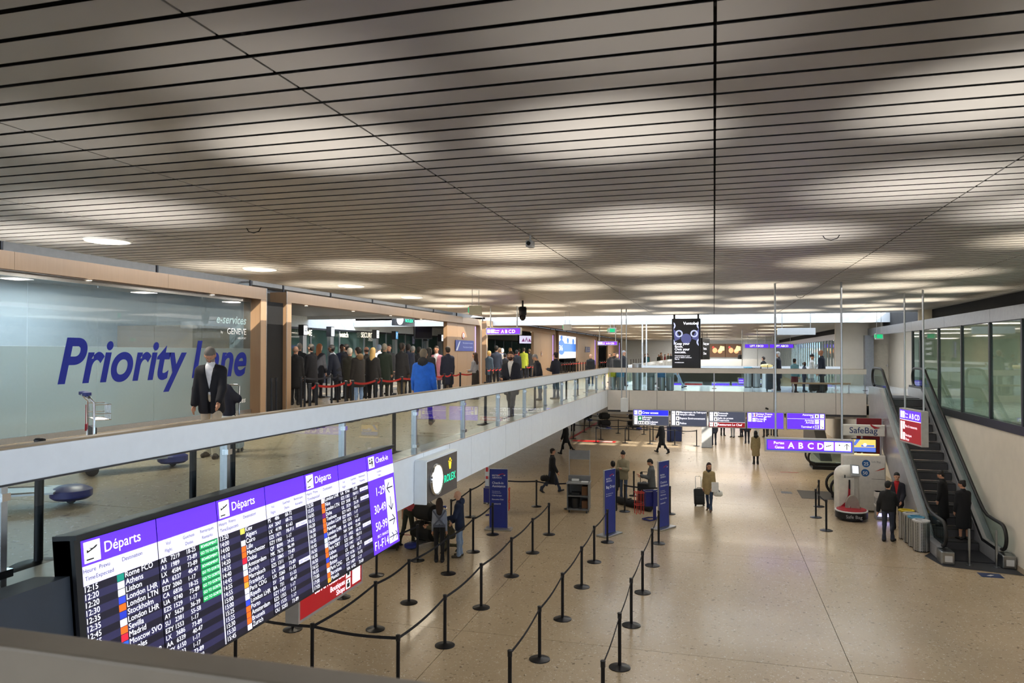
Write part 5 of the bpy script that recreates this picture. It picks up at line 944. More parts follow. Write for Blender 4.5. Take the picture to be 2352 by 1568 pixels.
# --- distant signs and adverts
for i,(px,py,lb) in enumerate([(1738,794,'left of two distant purple hanging signs at the far end'),(1795,794,'right of two distant purple hanging signs at the far end')]):
    x,y=along(px,70); t=sign_root('distant_sign',lb,(x,y,EYE+(811-py)*70/FPX-.2),0); MB().box(-.55*2,.55*2,0,.12,0,.4).build('case',FRAME,t); MB().rect(-1.05,1.05,.04,.36,-.004).build('ground',PU,t); MB().text('LIFT ABCD',0,.12,.26,y=-.007,align='c',bold=.02).build('lettering',TXT,t)
    for x_ in (-.8,.8): MB().cyl((x_,.06,.4),(x_,.06,1.35),.02).build('rod',ALU,t)
for i,px in enumerate((1647,1683)):
    x,y=along(px,99); t=sign_root('food_advert','%s of two large food posters on the far wall'%('left','right')[i],(x,99.7,5.0),0,'poster'); MB().box(-1.05,1.05,0,.1,0,1.75).build('board',mat('advert_brown','5a3f2a',.5,em=.25),t)
    MB().disc(-.3,.9,.35,-.006,rx=.3).disc(.35,.8,.3,-.006).build('food_picture',glow('f0a070',.8),t); MB().flat([(.1,.7),(.9,.9),(.9,1.4),(.4,1.5)],-.007).build('wrapper_picture',glow('e6dc9a',.8),t); MB().disc(-.5,1.3,.14,-.007).build('red_picture',glow('d03a34',.6),t)

# ================================================================== ESCALATOR
SWAP=Matrix(((0,1,0,0),(1,0,0,0),(0,0,1,0),(0,0,0,1)))       # XZ outlines become YZ outlines
es=thing('escalator','escalator rising along the right wall to the bridge landing','escalator',(0,0,0))
DECK=mat('escalator_steel','b4b5ba',.33,.55,noise=.05,scale=5); S0,S1,SL=23.2,29.2,.65
def sz(y): return 0 if y<S0 else 3.9 if y>S1 else (y-S0)*SL
prof=[(21.85,.02),(21.85,.34),(23.1,.34),(S1-.1,4.24),(30.9,4.24),(30.9,2.95),(29.6,2.75),(25.2,.02)]
for x0,x1 in ((5.74,5.98),(7.1,7.42)): MB().prism(prof,x0,x1,M=SWAP).build('side_cladding',DECK,es)
for x in (5.95,7.12): MB().prism([(22.0,.34),(22.0,.42),(23.06,.42),(S1-.14,4.32),(30.8,4.32),(30.8,4.24),(S1-.1,4.24),(23.1,.34)],x-.01,x+.01,M=SWAP).build('skirt_trim',BLKMET,es)
for i in range(15):
    y=S0+.4*i; st=MB().box(6.0,7.08,y,y+.44,.26*i,.26*(i+1)-.02).build('step',mat('step_grey','4b4b4e',.5,.3),es); MB().box(6.0,7.08,y-.004,y+.02,.26*(i+1)-.045,.26*(i+1)-.02).build('step_nose',mat('step_edge','2a2a2c',.5),st)
MB().box(6.0,7.08,21.95,S0,.0,.025).build('comb_plate',mat('comb_dark','34353a',.4,.5),es); MB().box(6.0,7.08,S1,30.9,3.86,3.905).build('top_plate',mat('comb_dark'),es)
for x in (5.86,7.24):
    P_=[(21.98+.33*math.cos(a),.72+.33*math.sin(a)) for a in np.linspace(-PI/2,-PI*1.5,12)]
    P_=[(2*21.98-p[0] if False else p[0],p[1]) for p in P_]+[(22.6,1.05),(23.0,1.06),(23.3,1.14)]+[(y,1.03+sz(y)) for y in np.linspace(23.8,28.8,8)]+[(29.1,4.9),(29.5,4.95),(30.5,4.95)]+[(30.5+.33*math.cos(a),4.62+.33*math.sin(a)) for a in np.linspace(PI/2,-PI/2,12)]
    MB().tube([(x,a,b) for a,b in P_],.045,10).build('handrail',RUBBER,es,True)
    G=[(22.0,.42),(23.06,.42),(S1-.14,4.32),(30.5,4.32)]; T_=[(30.5,4.9),(29.5,4.9),(29.1,4.85),(28.8,4.63),(23.8,1.38),(23.3,1.09),(23.0,1.01),(21.98,1.0),(21.72,.85),(21.68,.7),(21.8,.5)]
    MB().prism(G+T_,x-.006,x+.006,M=SWAP).build('glass_balustrade',GLASS,es)
for x in (5.86,7.26): MB().rbox(x-.16,x+.16,21.5,21.95,0,.34,.03).build('newel_base',STEEL,es); 
MB().rect(5.78,5.96,.08,.24,21.495).build('white_label',WHITE,es); MB().rect(7.18,7.36,.08,.24,21.495).build('white_label',WHITE,es)
def rider(label,x,y,**k):
    i=int((y-S0)//.4); person(label,x,y,.26*(i+1)-.02,math.radians(k.pop('hd',0)),vox=.014,**k)
rider('woman in long dark coat with her hair up riding the escalator',6.8,23.5,h=1.66,hd=20,jacket='121318',jl=.88,trousers='4a3a34',barelegs=True,skin='a',hair='15100e',style='bun',look=(.3,.7),fat=1.2,w=1.05)
rider('second rider in a long black coat turning left on the escalator',6.4,23.95,h=1.58,hd=60,jacket='0e0f12',jl=.95,trousers='111114',hair='14100e',style='bun',look=(.5,.2),fat=1.25,w=1.0)
for i,(x,y) in enumerate([(6.38,21.62),(7.0,21.62)]):
    t=thing('bollard','thin steel bollard %s of the escalator entrance'%('at the left','at the right')[i],'bollard',(x,y,0)); MB().cyl((0,0,0),(0,0,.95),.03,n=14).build('post',STEEL,t,True); MB().cyl((0,0,0),(0,0,.02),.08,n=18).build('foot_plate',STEEL,t,True)
tag(MB().flat([(5.7,21.35),(7.4,20.95),(7.4,23.1),(6.0,23.1),(5.5,22.3)],0).build('floor_mat',mat('dark_mat','2f3136',.5)),'dark metal floor plate in front of the escalator','floor plate')
o=bpy.data.objects['floor_mat']; me=o.data
for v in me.vertices: v.co=(v.co.x,v.co.z,.006)
def decal(name,label,x0,x1,y0,y1,m,cat='floor marking',z=.003): return tag(MB().box(x0,x1,y0,y1,.0005,z).build(name,m),label,cat)
d=decal('floor_sticker','blue floor sticker in front of the escalator',6.35,6.85,20.6,20.98,mat('sticker_blue','2a3c66',.5)); MB().flat([(6.5,20.75),(6.62,20.85),(6.7,20.83),(6.58,20.73)],0).build('white_mark',WHITE,d); d.children[0].data.transform(Matrix(((1,0,0,0),(0,0,1,0),(0,0,0,.0035),(0,0,0,1))))
decal('floor_sticker','slate floor sticker before the lower escalators',2.55,2.95,30.75,31.2,mat('slate_sticker','5a6170',.5))
tag(MB().box(3.2,4.6,29.9,31.6,.001,.008).build('floor_mat',mat('dark_mat')),'dark grey entrance mat left of the wrapping kiosk','mat')
TAPE=mat('red_tape','6a2326',.6); decal('floor_tape','dark red tape line along the lower queue below the departures board',-9.02,-8.9,9,18.6,TAPE)
decal('floor_tape','short dark red tape line behind the man in red',-9.4,-7.7,20.6,20.7,TAPE)
q=pts([(1306,1009),(1376,968)]); m=MB(); a,b=Vector((*q[0],.002)),Vector((*q[1],.002)); n=Vector((.12,0,0)); tag(m.add([a-n,a+n,b+n,b-n],[(0,1,2,3)]).build('floor_tape',mat('bright_tape','a02a26',.6)),'thin red tape line running into the far queue','floor marking')
q=at(1308,1014,Z=0); d=decal('floor_decal','bright red floor banner beside the sun patches',-8.6,-5.9,45.3,46.1,mat('red_decal','c41f24',.5)); MB().box(-6.9,-6.1,45.5,45.9,.003,.005).build('white_lettering',WHITE,d)
decal('floor_tape','faint red dash on the floor left of the gates sign',2.95,3.75,36.2,36.3,mat('bright_tape'))
# lower escalators seen behind the wrapping kiosk
for i,(y,x0,x1,lb) in enumerate([(29.2,4.1,5.6,'black escalator handrail loop beside the wrapping kiosk'),(37.6,4.3,7.3,'black escalator handrail loop under the bridge')]):
    t=thing('lower_escalator',lb,'escalator',(0,y,0))
    for yy in (0,1.15):
        pp=[(x0+.45-.42*math.cos(a),0+yy,.55+.42*math.sin(a)) for a in np.linspace(-PI/2,PI/2,14)]
        MB().tube(pp+[(x1,yy,.97)],.05,10).build('handrail',RUBBER,t,True); MB().prism([(x0+.2,.15),(x1,.15),(x1,.93),(x0+.4,.93),(x0+.12,.7),(x0+.1,.4)],yy-.006,yy+.006).build('glass_balustrade',GLASS,t); MB().box(x0+.2,x1,yy-.12,yy+.12,0,.15).build('skirting',BLKMET,t)
    MB().box(x0+.2,x1,.12,1.03,.005,.03).build('comb_plate',mat('comb_dark'),t)
struct(MB().prism([(40.5,0),(48,0),(48,3.3),(46.8,3.3)],5.25,5.8,M=SWAP).build('wall_escalator_truss',mat('dark_bronze','3a352f',.4,.3)),'dark underside of the far escalator')
struct(MB().box(5.15,5.78,30.2,30.3,0,2.9).build('door_2',mat('pale_door','d5d8cf',.5)),'pale service door under the escalator'); MB().box(5.6,5.7,30.14,30.2,1.0,1.03).build('door_handle',CHROME,bpy.data.objects['door_2'])

# ================================================================== FURNITURE OF THE LOWER HALL
BAN=mat('banner_blue','27368c',.45); 
def banner(label,x,y,rz,lines,w=.56,h=1.95):
    t=thing('banner_stand',label,'banner',(x,y,0),rz); MB().box(-w/2,w/2,-.02,.02,.06,h).build('panel',BAN,t)
    for a in (-w/2-.012,w/2): MB().box(a,a+.012,-.026,.026,.05,h).build('edge_profile',ALU,t)
    MB().box(-w/2,w/2,-.026,.026,h,h+.012).build('edge_profile',ALU,t); MB().rbox(-w/2-.14,w/2+.14,-.2,.2,0,.05,.012).build('base',ALU,t)
    T=MB()
    for s_,z,sz_ in lines: T.text(s_,-w*.36,z,sz_,y=-.022,bold=.012,fit=w*.8)
    T.build('lettering',mat('banner_print','dfe4f4',.6),t); MB().flat([(-.02,h-.2),(.12,h-.15),(.22,h-.17),(.13,h-.13),(-.02,h-.17)],-.022).build('ribbon_emblem',mat('ribbon_red','c8202c',.5),t); MB().flat([(.14,h-.19),(.22,h-.17),(.2,h-.21)],-.0225).build('ribbon_tip',WHITE,t)
CK=[('BRITISH',1.66,.07),('AIRWAYS',1.59,.07),('Check-in',1.42,.1),('Assistance',1.32,.1),('We welcome our',1.18,.035),('following customers',1.13,.035),('Club Europe',1.04,.06),('Executive Club',.92,.06),('oneworld',.78,.07)]
banner('blue banner reading Check-in Assistance standing left of the grey cabinet',-6.5,22.05,.12,CK,w=.56,h=1.88)
banner('blue banner reading Bag Drop turned to the right',-3.07,22.3,1.10,[('BRITISH',1.68,.07),('AIRWAYS',1.61,.07),('Bag Drop',1.42,.12),('For customers who',1.24,.045),('have checked in',1.18,.045)],w=.56,h=1.97)
banner('blue Check-in Assistance banner beside the man with the phone',-1.55,23.6,1.05,CK,w=.56,h=2.1)
t=thing('mobile_desk','grey mobile cabinet with open shelves and a raised blank panel','cabinet',(-4.55,25.3,0),.05); GM=mat('cabinet_grey','6c6e70',.5)
MB().box(-.38,-.35,-.3,.3,.1,1.05).box(.35,.38,-.3,.3,.1,1.05).box(-.35,.35,-.3,.3,.1,.14).box(-.35,.35,.27,.3,.14,1.0).build('carcass',GM,t); MB().box(-.35,.35,-.28,.27,.56,.59).build('shelf',GM,t); MB().box(-.4,.4,-.32,.32,1.0,1.04).build('worktop',mat('worktop_grey','8a8c8e',.4),t); MB().box(-.38,.38,.1,.3,1.04,1.22).build('ledge',GM,t)
for x in (-.36,.36): MB().cyl((x,.2,1.2),(x,.2,2.12),.012).build('upright',ALU,t,True)
MB().box(-.35,.35,.19,.21,1.78,2.1).build('top_panel',mat('blank_grey','7b7d80',.5),t)
for x in (-.3,.3):
    for y in (-.22,.22): MB().cyl((x-.02,y,.05),(x+.02,y,.05),.05,n=12).build('castor',BLACK,t,True)
for nm,lb,bx_,m in (('waste_bin','black round waste bin on the lower cabinet shelf',None,BLACK),('carton','brown carton on the upper cabinet shelf',(.12,.32,-.15,.15,.595,.9),mat('carton_brown','6b4a30',.8)),('carton','brown carton on the lower cabinet shelf',(.12,.32,-.15,.2,.145,.4),mat('carton_brown')),('scanner','black device on the upper cabinet shelf',(-.25,.05,-.15,.12,.595,.68),BLACK),('printer','white printer on the cabinet top',(-.25,.0,.0,.1,1.045,1.12),WHITE),('paper_tray','white paper tray on the cabinet top',(.1,.34,-.2,-.02,1.045,1.07),WHITE)):
    m_=MB().lathe([(.14,.145),(.17,.5),(.16,.5)],16,c=(-.12,-.05)) if bx_ is None else MB().rbox(*bx_,.01)
    o=m_.build(nm,m,None,bx_ is None); o.location=t.location; o.rotation_euler=t.rotation_euler; tag(o,lb,nm.replace('_',' '))
NV=mat('sizer_blue','232a78',.5); RW_=mat('red_wire','c2352a',.4)
def sizer(label,x,y,rz,panel):
    t=thing('bag_sizer',label,'bag sizer',(x,y,0),rz); MB().box(-.05,.05,-.03,.03,.04,1.0).build('column',NV,t)
    b=MB(); 
    for a in ((-.28,.28,-.32,-.30),(-.28,.28,-.06,-.04),(-.28,-.26,-.3,-.06),(.26,.28,-.3,-.06)): b.box(*a,.48,.95)
    b.box(-.28,.28,-.32,-.04,.46,.48); b.build('blue_box',NV,t)
    for a in ((-.29,.29,-.33,-.31),(-.29,.29,-.05,-.03)): MB().box(*a,.94,.96).build('rim',ALU,t)
    w=MB()
    for xx in (.34,.46,.58): w.tube([(xx,-.32,.95),(xx,-.32,.2),(xx,-.1,.2),(xx,-.1,.95)],.012,6)
    w.tube([(.32,-.33,.9),(.6,-.33,.9),(.6,-.08,.9),(.32,-.08,.9),(.32,-.33,.9)],.012,6); w.tube([(.32,-.33,.5),(.6,-.33,.5),(.6,-.08,.5),(.32,-.08,.5)],.012,6); w.build('wire_frame',RW_,t,True)
    MB().tube([(0,0,.03),(-.2,-.3,.03),(.1,-.36,.03),(.35,-.2,.03),(.2,.1,.03),(0,0,.03)],.022,8).build('floor_loop',NV,t,True)
    if panel:
        p=MB().box(-.27,-.14,-.05,-.02,.96,1.65).build('info_panel',mat('pale_info','c6d0dc',.5),t); MB().rect(-.25,-.16,1.45,1.6,-.052).rect(-.25,-.16,1.2,1.3,-.052).build('red_print',mat('print_red','b8404a',.6),p)
sizer('blue bag sizer box with red wire frame behind the bald man',-7.3,24.1,.15,True); sizer('blue bag sizer with red wire frame behind the right banner',-1.9,24.6,PI+.4,False)
# --- luggage
def suitcase(label,x,y,z,rz,w,d,h,col,hand=.5,tilt=0,group=None,name='suitcase'):
    t=thing(name,label,'luggage',(x,y,z),rz,group); t.rotation_euler=(tilt,0,rz); m=cmat(col,.6)
    MB().rbox(-w/2,w/2,-d/2,d/2,.05,h,.05,seg=3).build('shell',m,t,True); MB().rbox(-w*.38,w*.38,-d/2-.03,-d/2+.01,h*.15,h*.55,.012).build('front_pocket',m,t,True)
    for a in (-w*.4,w*.4):
        for b in (-d*.35,d*.35): MB().cyl((a-.015,b,.03),(a+.015,b,.03),.03,n=10).build('wheel',BLACK,t,True)
    if hand: MB().tube([(-w*.28,d*.3,h-.02),(-w*.28,d*.3,h+hand),(-w*.2,d*.3,h+hand+.02),(w*.2,d*.3,h+hand+.02),(w*.28,d*.3,h+hand),(w*.28,d*.3,h-.02)],.012,8).build('pull_handle',CHROME if hand>.4 else BLKMET,t,True)
    MB().tube([(-.07,0,h-.01),(-.06,0,h+.03),(.06,0,h+.03),(.07,0,h-.01)],.012,6).build('grip',BLACK,t,True)
def duffel(label,x,y,z,rz,l,r,col,tilt=0,name='duffel_bag'):
    t=thing(name,label,'bag',(x,y,z),rz); m=cmat(col,.8)
    MB().lathe([(r*.55,-l/2),(r*.9,-l/2+.04),(r,-l/4),(r*.96,0),(r,l/4),(r*.9,l/2-.04),(r*.55,l/2)],18,M=Matrix.Translation((0,0,r*.98))@Matrix.Rotation(tilt,4,'Y')@Matrix.Rotation(PI/2,4,'Y')).build('bag_body',m,t,True)
    for a in (-l*.2,l*.2): MB().tube([(a,-r*.72,r*.5),(a,-r*.8,r*1.3),(a*.5,-r*.3,r*2.15),(a*.5,r*.3,r*2.15),(a,r*.8,r*1.3)],.014,6).build('strap',BLACK,t,True)
q=at(530,1037,Z=MZ); suitcase('pale grey cabin case with tall chrome handle beside the suited man',q.x,q.y,MZ,.3,.38,.24,.58,'aeb6bb',.48)
x,y=along(521,11.9); m=sdf_obj('folded_coat',[rc((-.05,0,0),(.2,.02,-.12),.11,.07,fy=.6),rc((0,0,0),(.02,0,-.38),.12,.08,fy=.5),rc((.1,0,-.05),(.12,.02,-.35),.06,.04,fy=.5)],.014,[cmat('171b2c')]); m.location=(x,y,MZ+.98); tag(m,'dark navy coat hanging folded over the suited man\'s arm','coat')
q=at(1607,1162,Z=0); suitcase('black wheeled rucksack pulled by the woman in beige',q.x,q.y,0,.2,.36,.26,.62,'15171a',.42,tilt=-.22,name='wheeled_rucksack')
q=at(890,1262,Z=0); suitcase('black soft suitcase lying low beside the man in red',q.x,q.y,0,.5,.62,.42,.48,'121316',0)
q=at(1480,1160,Z=0); suitcase('tall black suitcase with a bag on top beside the phone user',q.x,q.y,0,.1,.5,.32,.82,'17181b',.35); 
suitcase('dark hard case standing on the bridge by the white-haired man',*at(1771,897,Z=MZ)[:2],MZ,.1,.42,.28,.75,'3a4452',.35)
suitcase('black low bag at the feet of the pair on the bridge',*at(1879,900,Z=MZ)[:2],MZ,.1,.7,.32,.34,'121214',0)
duffel('long black ski bag lying behind the stanchions',at(1462,1160,Z=0).x-.05,at(1462,1160,Z=0).y-.42,0,-.72,1.75,.14,'15171b')
duffel('white shopping bag beside the woman in beige',-.02+.14,26.45,.55,.1,.3,.1,'d8d8d4',name='shopping_bag')
q=at(1252,1098,Y=28.3); duffel('dark briefcase carried by the man in the long coat',q.x,28.3,q.z-.12,.1,.36,.12,'16171c',name='briefcase')
def magazine(label,x,y,z,rz): 
    o=MB().rbox(-.12,.12,-.008,.008,0,.34,.003).build('magazine',mat('magazine_white','d9dadb',.5),None,loc=(x,y,z),rz=rz); tag(o,label,'magazine')
magazine('white magazine held by the woman in beige',.02,26.33,.72,.2)
tag(MB().rbox(-.035,.035,-.006,.006,0,.14,.004).build('phone',BLACK,None,loc=(-2.48,26.32,1.18),rz=.5),'dark mobile phone held by the man in grey','phone')
# --- baggage trolleys
def trolley(label,x,y,z,rz,group=None):
    t=thing('luggage_trolley',label,'trolley',(x,y,z),rz,group)
    for a in (-1,1): MB().tube([(a*.28,.42,.08),(a*.27,.40,.5),(a*.26,.40,.95),(a*.24,.46,1.02)],.016,8).tube([(a*.28,.42,.16),(a*.2,-.3,.16),(a*.1,-.62,.13)],.016,8).build('side_tube',CHROME,t,True)
    MB().tube([(-.27,.46,1.02),(-.1,.5,1.04),(.1,.5,1.04),(.27,.46,1.02)],.018,8).build('push_bar',CHROME,t,True)
    for a in (-.15,.15): MB().lathe([(.02,-.03),(.055,-.02),(.055,.02),(.02,.03)],14,M=Matrix.Translation((a,.47,1.06))).build('blue_grip',mat('trolley_blue','22307a',.4),t,True)
    b=MB()
    for zz in (.72,.80,.92): b.tube([(-.25,.4,zz),(-.24,.2,zz),(.24,.2,zz),(.25,.4,zz)],.007,6)
    for xx in (-.2,-.1,0,.1,.2): b.tube([(xx,.2,.92),(xx,.2,.72),(xx,.38,.72)],.006,6)
    b.build('wire_basket',CHROME,t,True); MB().box(-.24,.24,-.5,.4,.145,.165).build('platform',ALU,t); MB().box(-.22,.22,.36,.40,.18,.62).build('back_plate',mat('ad_plate','3a3d44',.5),t)
    MB().lathe([(.16,.05),(.2,.08),(.2,.15),(.12,.19)],18,M=Matrix.Translation((0,-.62,0))).build('nose_bumper',mat('trolley_blue'),t,True); MB().cyl((-.02,-.62,.05),(.02,-.62,.05),.05,n=12).build('wheel',BLACK,t,True)
    for a in (-.28,.28): MB().cyl((a-.02,.42,.08),(a+.02,.42,.08),.08,n=14).build('wheel',BLACK,t,True)
    MB().cyl((.2,.43,.9),(.2,.43,.62),.005,n=6).box(.185,.215,.42,.44,.55,.64).build('red_tag',mat('tag_red','b82030',.5),t)
trolley('chrome baggage trolley with blue grips on the upper concourse',-7.75,8.25,MZ,2.5); trolley('second baggage trolley cut by the left frame edge',*along(10,7.6),MZ,2.2)
for i,(px,py,lb) in enumerate([(1386,985,'left far baggage trolley loaded with black bags'),(1455,986,'right far baggage trolley loaded with black bags'),(1345,966,'farthest baggage trolley at the left of the far queue')]):
    q=at(px,py,Z=0); trolley(lb,q.x,q.y,0,.8)
    fx,fy=q.x+math.sin(.8)*.1,q.y-math.cos(.8)*.1
    duffel('large black bag at the bottom of the %s far trolley'%('left','right','farthest')[i],fx,fy,.17,.8,.9,.26,'131417')
    if i<2: duffel('smaller dark bag on top of the load of the %s far trolley'%('left','right')[i],fx,fy,.72,.8,.8,.24,'16171a')
q=at(984,1252,Z=0); trolley('baggage trolley buried under black bags beside the woman in grey',q.x,q.y,0,-.5)
fx,fy=q.x-math.sin(.5)*.1,q.y-math.cos(.5)*.1; duffel('big black bag at the bottom of the near trolley load',fx,fy,.17,-.5,.85,.27,'0f1013'); duffel('big black bag on top of the near trolley load',fx,fy,.73,-.5,.8,.26,'101114'); 
# --- baby wrap and strap details
o=MB().strip([(-.17,-.12,1.38),(0,-.15,1.15),(.15,-.13,.98)],.06,.02).strip([(.17,-.12,1.38),(0,-.155,1.15),(-.15,-.13,.98)],.06,.02).strip([(-.16,-.13,.97),(.16,-.13,.97)],.06,.03).strip([(.02,-.16,.94),(.04,-.16,.60)],.05,.02).build('baby_wrap',cmat('4c5160')); 
pw=[p for p in bpy.data.objects if p.get('label','').startswith('woman in grey top')][0]; o.location=pw.location; o.rotation_euler=pw.rotation_euler; tag(o,'slate grey baby wrap crossed over the woman\'s back','baby wrap')
# --- bins
PERF=None
def perforated():
    m=bpy.data.materials.new('perforated_steel'); m.use_nodes=True; nt=m.node_tree; b=nt.nodes['Principled BSDF']; b.inputs['Metallic'].default_value=.9; b.inputs['Roughness'].default_value=.3
    tc=nt.nodes.new('ShaderNodeTexCoord'); v=nt.nodes.new('ShaderNodeTexVoronoi'); v.inputs['Scale'].default_value=24; v.inputs['Randomness'].default_value=0
    r=nt.nodes.new('ShaderNodeValToRGB'); r.color_ramp.elements[0].position=.30; r.color_ramp.elements[0].color=(.02,.02,.02,1); r.color_ramp.elements[1].position=.34; r.color_ramp.elements[1].color=(*hx('b4b7ba'),1)
    nt.links.new(tc.outputs['Object'],v.inputs['Vector']); nt.links.new(v.outputs['Distance'],r.inputs['Fac']); nt.links.new(r.outputs['Color'],b.inputs['Base Color']); return m
PERF=perforated()
def bin_(label,x,y,z,col,h=.85,r=.21,top=None):
    t=thing('litter_bin',label,'bin',(x,y,z),group='round steel bins'); MB().lathe([(r,.03),(r,h),(r-.015,h),(r-.015,h-.3)],24).build('drum',PERF,t,True); MB().lathe([(r-.03,0),(r-.03,.04)],20).build('plinth',BLACK,t,True)
    m=cmat(col,.5); MB().lathe([(r+.008,h-.03),(r+.012,h+.01),(r-.06,h+.02),(r-.07,h-.05)],24).build('rim',m,t,True)
    if top: MB().rbox(-r*.95,r*.95,-r*.95,r*.95,h+.01,h+top,.03).build('coloured_lid',m,t,True)
for i,(px,py,c,n) in enumerate([(2083,1236,'c9b21e','yellow'),(2090,1244,'b9bcbe','grey'),(2097,1252,'4a8fb0','blue'),(2106,1262,'c2c4c6','nearest plain')]):
    q=at(px,py,Z=0); bin_('perforated steel bin with %s rim left of the escalator'%n,5.5+.02*i,24.2-.45*i,0,c)
for i,(px,c,n) in enumerate([(1406,'b8bd2a','yellow'),(1425,'4a93c0','light blue'),(1495,'8d9ba2','grey'),(1519,'4489c0','blue'),(1539,'a3b4b8','pale')]):
    q=at(px,880,Y=32.0); bin_('steel bin with %s box lid behind the bridge railing'%n,q.x,32.0,MZ,c,.6,.165,.28)
q=at(1463,880,Y=32.1); bin_('tall plain steel bin standing on the bridge',q.x,32.1,MZ,'a9adb0',1.15,.2)
for i,(px,n) in enumerate([(1718,'left'),(1737,'right')]): q=at(px,880,Y=36.4); bin_('%s of two steel bins at the far side of the bridge'%n,q.x,36.4,MZ,'6fb0c8' if i==0 else 'b4b8ba',.95,.19)
t=thing('round_kiosk','white pedestal with round yellow top on the bridge','kiosk',(*at(1761,880,Y=36.3)[:2],MZ)); MB().lathe([(.22,0),(.2,.85),(.24,.95)],20).build('pedestal',WHITE,t,True); MB().lathe([(.2,.95),(.27,1.0),(.27,1.06),(.2,1.1),(.02,1.11)],22).build('yellow_top',mat('kiosk_yellow','e6cf8a',.4,em=.2),t,True); MB().disc(0,.8,.1,-.215).build('yellow_badge',mat('kiosk_yellow'),t)
# --- square column and blue counter beyond the bridge
t=thing('square_column','square pale column standing beyond the hanging signs','column',(-.42,44.6,0)); MB().box(-.29,.29,-.29,.29,.03,1.25).build('lower_cladding',mat('column_grey','b4b8ba',.4),t); MB().box(-.29,.29,-.29,.29,1.26,2.7).build('upper_cladding',WHITE,t); MB().box(-.3,.3,-.3,.3,0,.03).build('plinth',GRAPH,t)
t=thing('service_counter','dark blue counter beyond the striding man','counter',(*at(1549,1012,Z=0)[:2],0)); MB().rbox(-.45,.45,-.3,.3,0,1.02,.02).build('body',mat('counter_navy','1b2a55',.5),t); MB().box(-.48,.48,-.33,.33,1.02,1.06).build('worktop',GRAPH,t)
for i,px in enumerate((1545,1592,1655,1702)):
    x,y=along(px,74); t=thing('checkin_counter','check-in counter at the far end, %s from the left'%ORD[i],'counter',(x,y,0)); MB().box(-.9,.9,0,.6,0,1.1).build('desk',mat('counter_white','cdd4da',.5),t); MB().box(-.9,.9,.9,1.0,0,2.6).build('back_panel',mat('counter_back','9fb4c4',.5),t); MB().rect(-.85,.85,2.1,2.45,.89).build('lit_header',[PU,RED,PU,PU][i],t)
# --- bag wrapping stand
kx,ky=4.95,27.9
t=thing('wrapping_kiosk','white bag wrapping kiosk wall with totem sign behind the wrapping machine','kiosk',(kx,ky,0)); KW=mat('kiosk_white','d8d5ce',.4)
MB().rbox(-.62,.76,0,.4,.05,1.98,.04).build('wall_unit',KW,t)
for cx,cz,s_ in ((.13,1.68,'25'),(.1,1.36,'50')):
    d=MB().disc(cx,cz,.13,-.004,n=24).build('price_disc',mat('price_blue','1d5c9c',.5),t); MB().text(s_,cx,cz-.06,.16,y=-.008,align='c',bold=.012).build('numeral',mat('white_print'),d)
MB().flat([(.4,1.42),(.6,1.52),(.72,1.56),(.7,1.5)],-.004).build('bird_print',mat('print_orange','c8503a',.5),t); MB().rect(.3,.72,1.15,1.16,-.004).build('print_line',GRAPH,t)
MB().text('Safe Bag',.3,1.72,.09,y=-.004).build('small_lettering',mat('print_grey','8d9096',.6),t)
MB().rbox(-.62,.76,.08,.2,2.62,3.02,.03).build('totem_sign',KW,t); MB().text('SafeBag',.07,2.72,.3,y=.075,align='c',bold=.006,fit=1.1).build('totem_lettering',mat('safebag_blue','27386e',.5),t)
MB().flat([(.28,3.06),(.3,2.98),(.42,2.88),(.55,2.9),(.62,2.93),(.5,2.95),(.4,2.98)],.07).build('red_bird',mat('bird_red','b3202c',.5),t); MB().box(.0,.05,.1,.16,1.95,2.65).build('mast',ALU,t); MB().box(.6,.64,.1,.16,1.95,2.65).build('mast',ALU,t)
tv=MB().box(-.33,.47,.0,.08,2.06,2.54).build('video_screen',BLACK,t); MB().rect(-.3,.44,2.09,2.51,-.003).build('picture',glow('f0c96a',.9),tv); MB().rect(-.3,.44,2.09,2.24,-.005).flat([(-.3,2.3),(-.18,2.51),(-.05,2.51),(-.2,2.3)],-.005).rect(-.02,.4,2.26,2.33,-.006).build('picture_blue',glow('5a78d8',.8),tv); MB().disc(.1,2.33,.06,-.007).build('picture_figure',glow('e9e6f2',.9),tv)
MB().box(-.3,.55,-.02,.02,1.99,2.02).build('light_bar',glow('ffe0a0',1.4),t)
struct(MB().box(4.9,5.7,28.5,28.6,1.9,3.2).build('wall_red_panel',mat('deep_red','7a1418',.5)),'deep red panel behind the kiosk')
t=thing('wrapping_machine','white and red bag wrapping machine with black turntable','machine',(4.38,26.55,0))
sdf=sdf_obj('machine_body',[rc((-.12,.75,.2),(-.12,.75,1.35),.30,.30,fy=.8,k=.05),rc((-.12,.72,1.42),(.1,.72,1.45),.26,.26,k=.08),rc((.1,.75,.2),(.1,.75,1.3),.28,.27,fy=.8)],.025,[KW],t)
MB().box(-.3,.16,.42,.46,.25,1.3).build('door_panel',mat('kiosk_white2','cfccc4',.4),t); MB().box(.12,.15,.43,.47,1.02,1.16).build('black_latch',BLACK,t); MB().box(-.14,-.11,.40,.44,1.3,1.4).build('black_latch',BLACK,t)
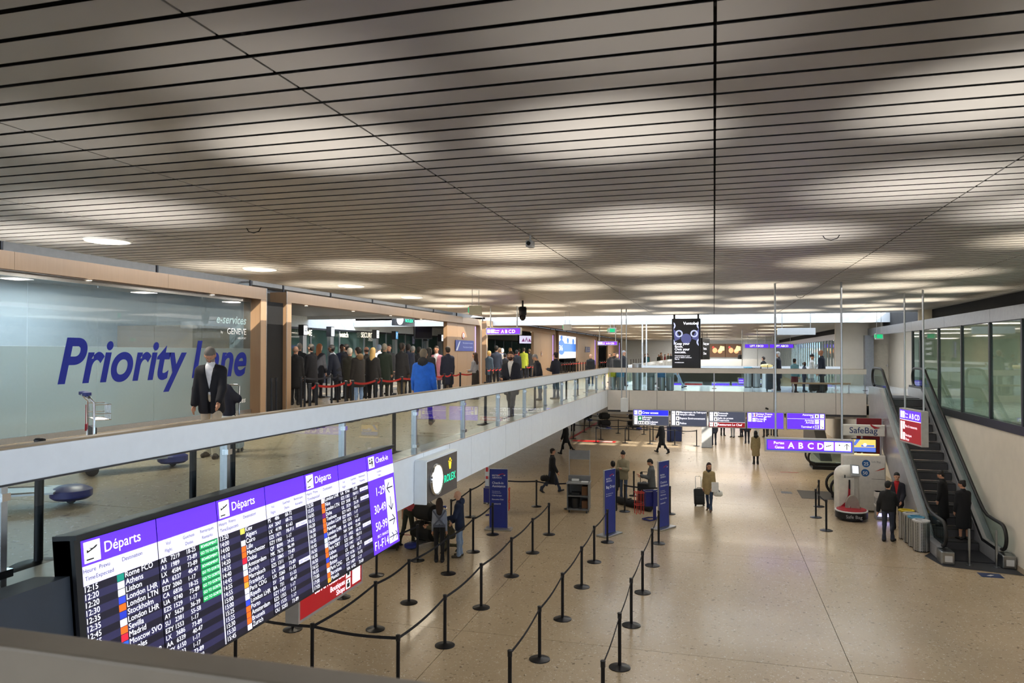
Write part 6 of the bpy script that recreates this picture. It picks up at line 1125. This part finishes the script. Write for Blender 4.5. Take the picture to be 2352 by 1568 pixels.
M_=Matrix.Translation((.2,.48,1.55))@Matrix.Rotation(-.35,4,'X')@Matrix.Rotation(.25,4,'Z'); MB().rbox(-.15,.15,-.03,.03,-.2,.2,.015,M=M_).build('touch_panel',mat('panel_grey','9a9da0',.4),t); MB().rect(-.1,.1,-.1,.15,-.034,M=M_).build('touch_screen',glow('e6e9f6',1.0),t)
MB().lathe([(.42,.06),(.5,.08),(.5,.29),(.48,.30)],40).build('turntable',BLACK,t,True); MB().lathe([(.505,.29),(.51,.32),(.5,.33),(.46,.33)],40).build('white_ring',WHITE,t,True); MB().lathe([(.46,.325),(.46,.35),(.02,.36)],40).build('red_top',mat('machine_red','a8182a',.4),t,True)
MB().flat([(-.28,.34),(-.12,.5),(-.04,.75),(-.02,1.2),(.03,1.2),(.03,.7),(-.02,.45),(-.02,.34)],.36).build('red_fin',mat('machine_red'),t); MB().box(-.02,.03,.34,.38,.95,1.25).build('black_mast',BLACK,t)
MB().prism([(-.08+.22*math.cos(a)*1.0+.14,.35+.42*math.sin(a)) for a in np.linspace(0,PI,14)],.1,.25).build('arch_cover',mat('cover_grey','9a948c',.5),t)
MB().cyl((-.04,-.05,.34),(-.04,-.05,.44),.015).build('pin',CHROME,t); MB().cyl((.26,-.05,.34),(.26,-.05,.44),.015).build('pin',CHROME,t)
MB().text('Safe Bag',0,.13,.15,y=-.505,align='c',fit=.55).build('lettering',mat('print_silver','b9bcc2',.4),t)
MB().cyl((0,0,0),(0,0,.07),.36,n=24).build('foot',BLACK,t,True)
t=thing('white_shelf','small white shelf with glowing blue base right of the wrapping machine','shelf',(5.42,26.9,0)); 
for z in (.42,.72): MB().box(-.26,.26,-.18,.18,z,z+.18 if z>.6 else z+.05).build('shelf_board',KW,t)
MB().box(-.24,.24,-.1,.18,.05,.9).build('back_board',mat('shelf_grey','b9b7b4',.5),t); MB().box(-.25,.25,-.18,.18,0,.05).build('base_board',ALU,t); MB().rect(-.2,.2,.1,.2,-.105).build('lit_strip',glow('b9b4ff',2.5),t)
t=thing('fascia_camera','small dark camera on the bridge fascia','camera',(*at(1760,928,Y=BY-.01)[:2],3.28)); MB().box(-.03,.03,-.02,0,-.03,.03).build('mount',BLACK,t); MB().cyl((0,-.02,0),(.05,-.14,-.02),.035,n=12).build('housing',BLACK,t,True)
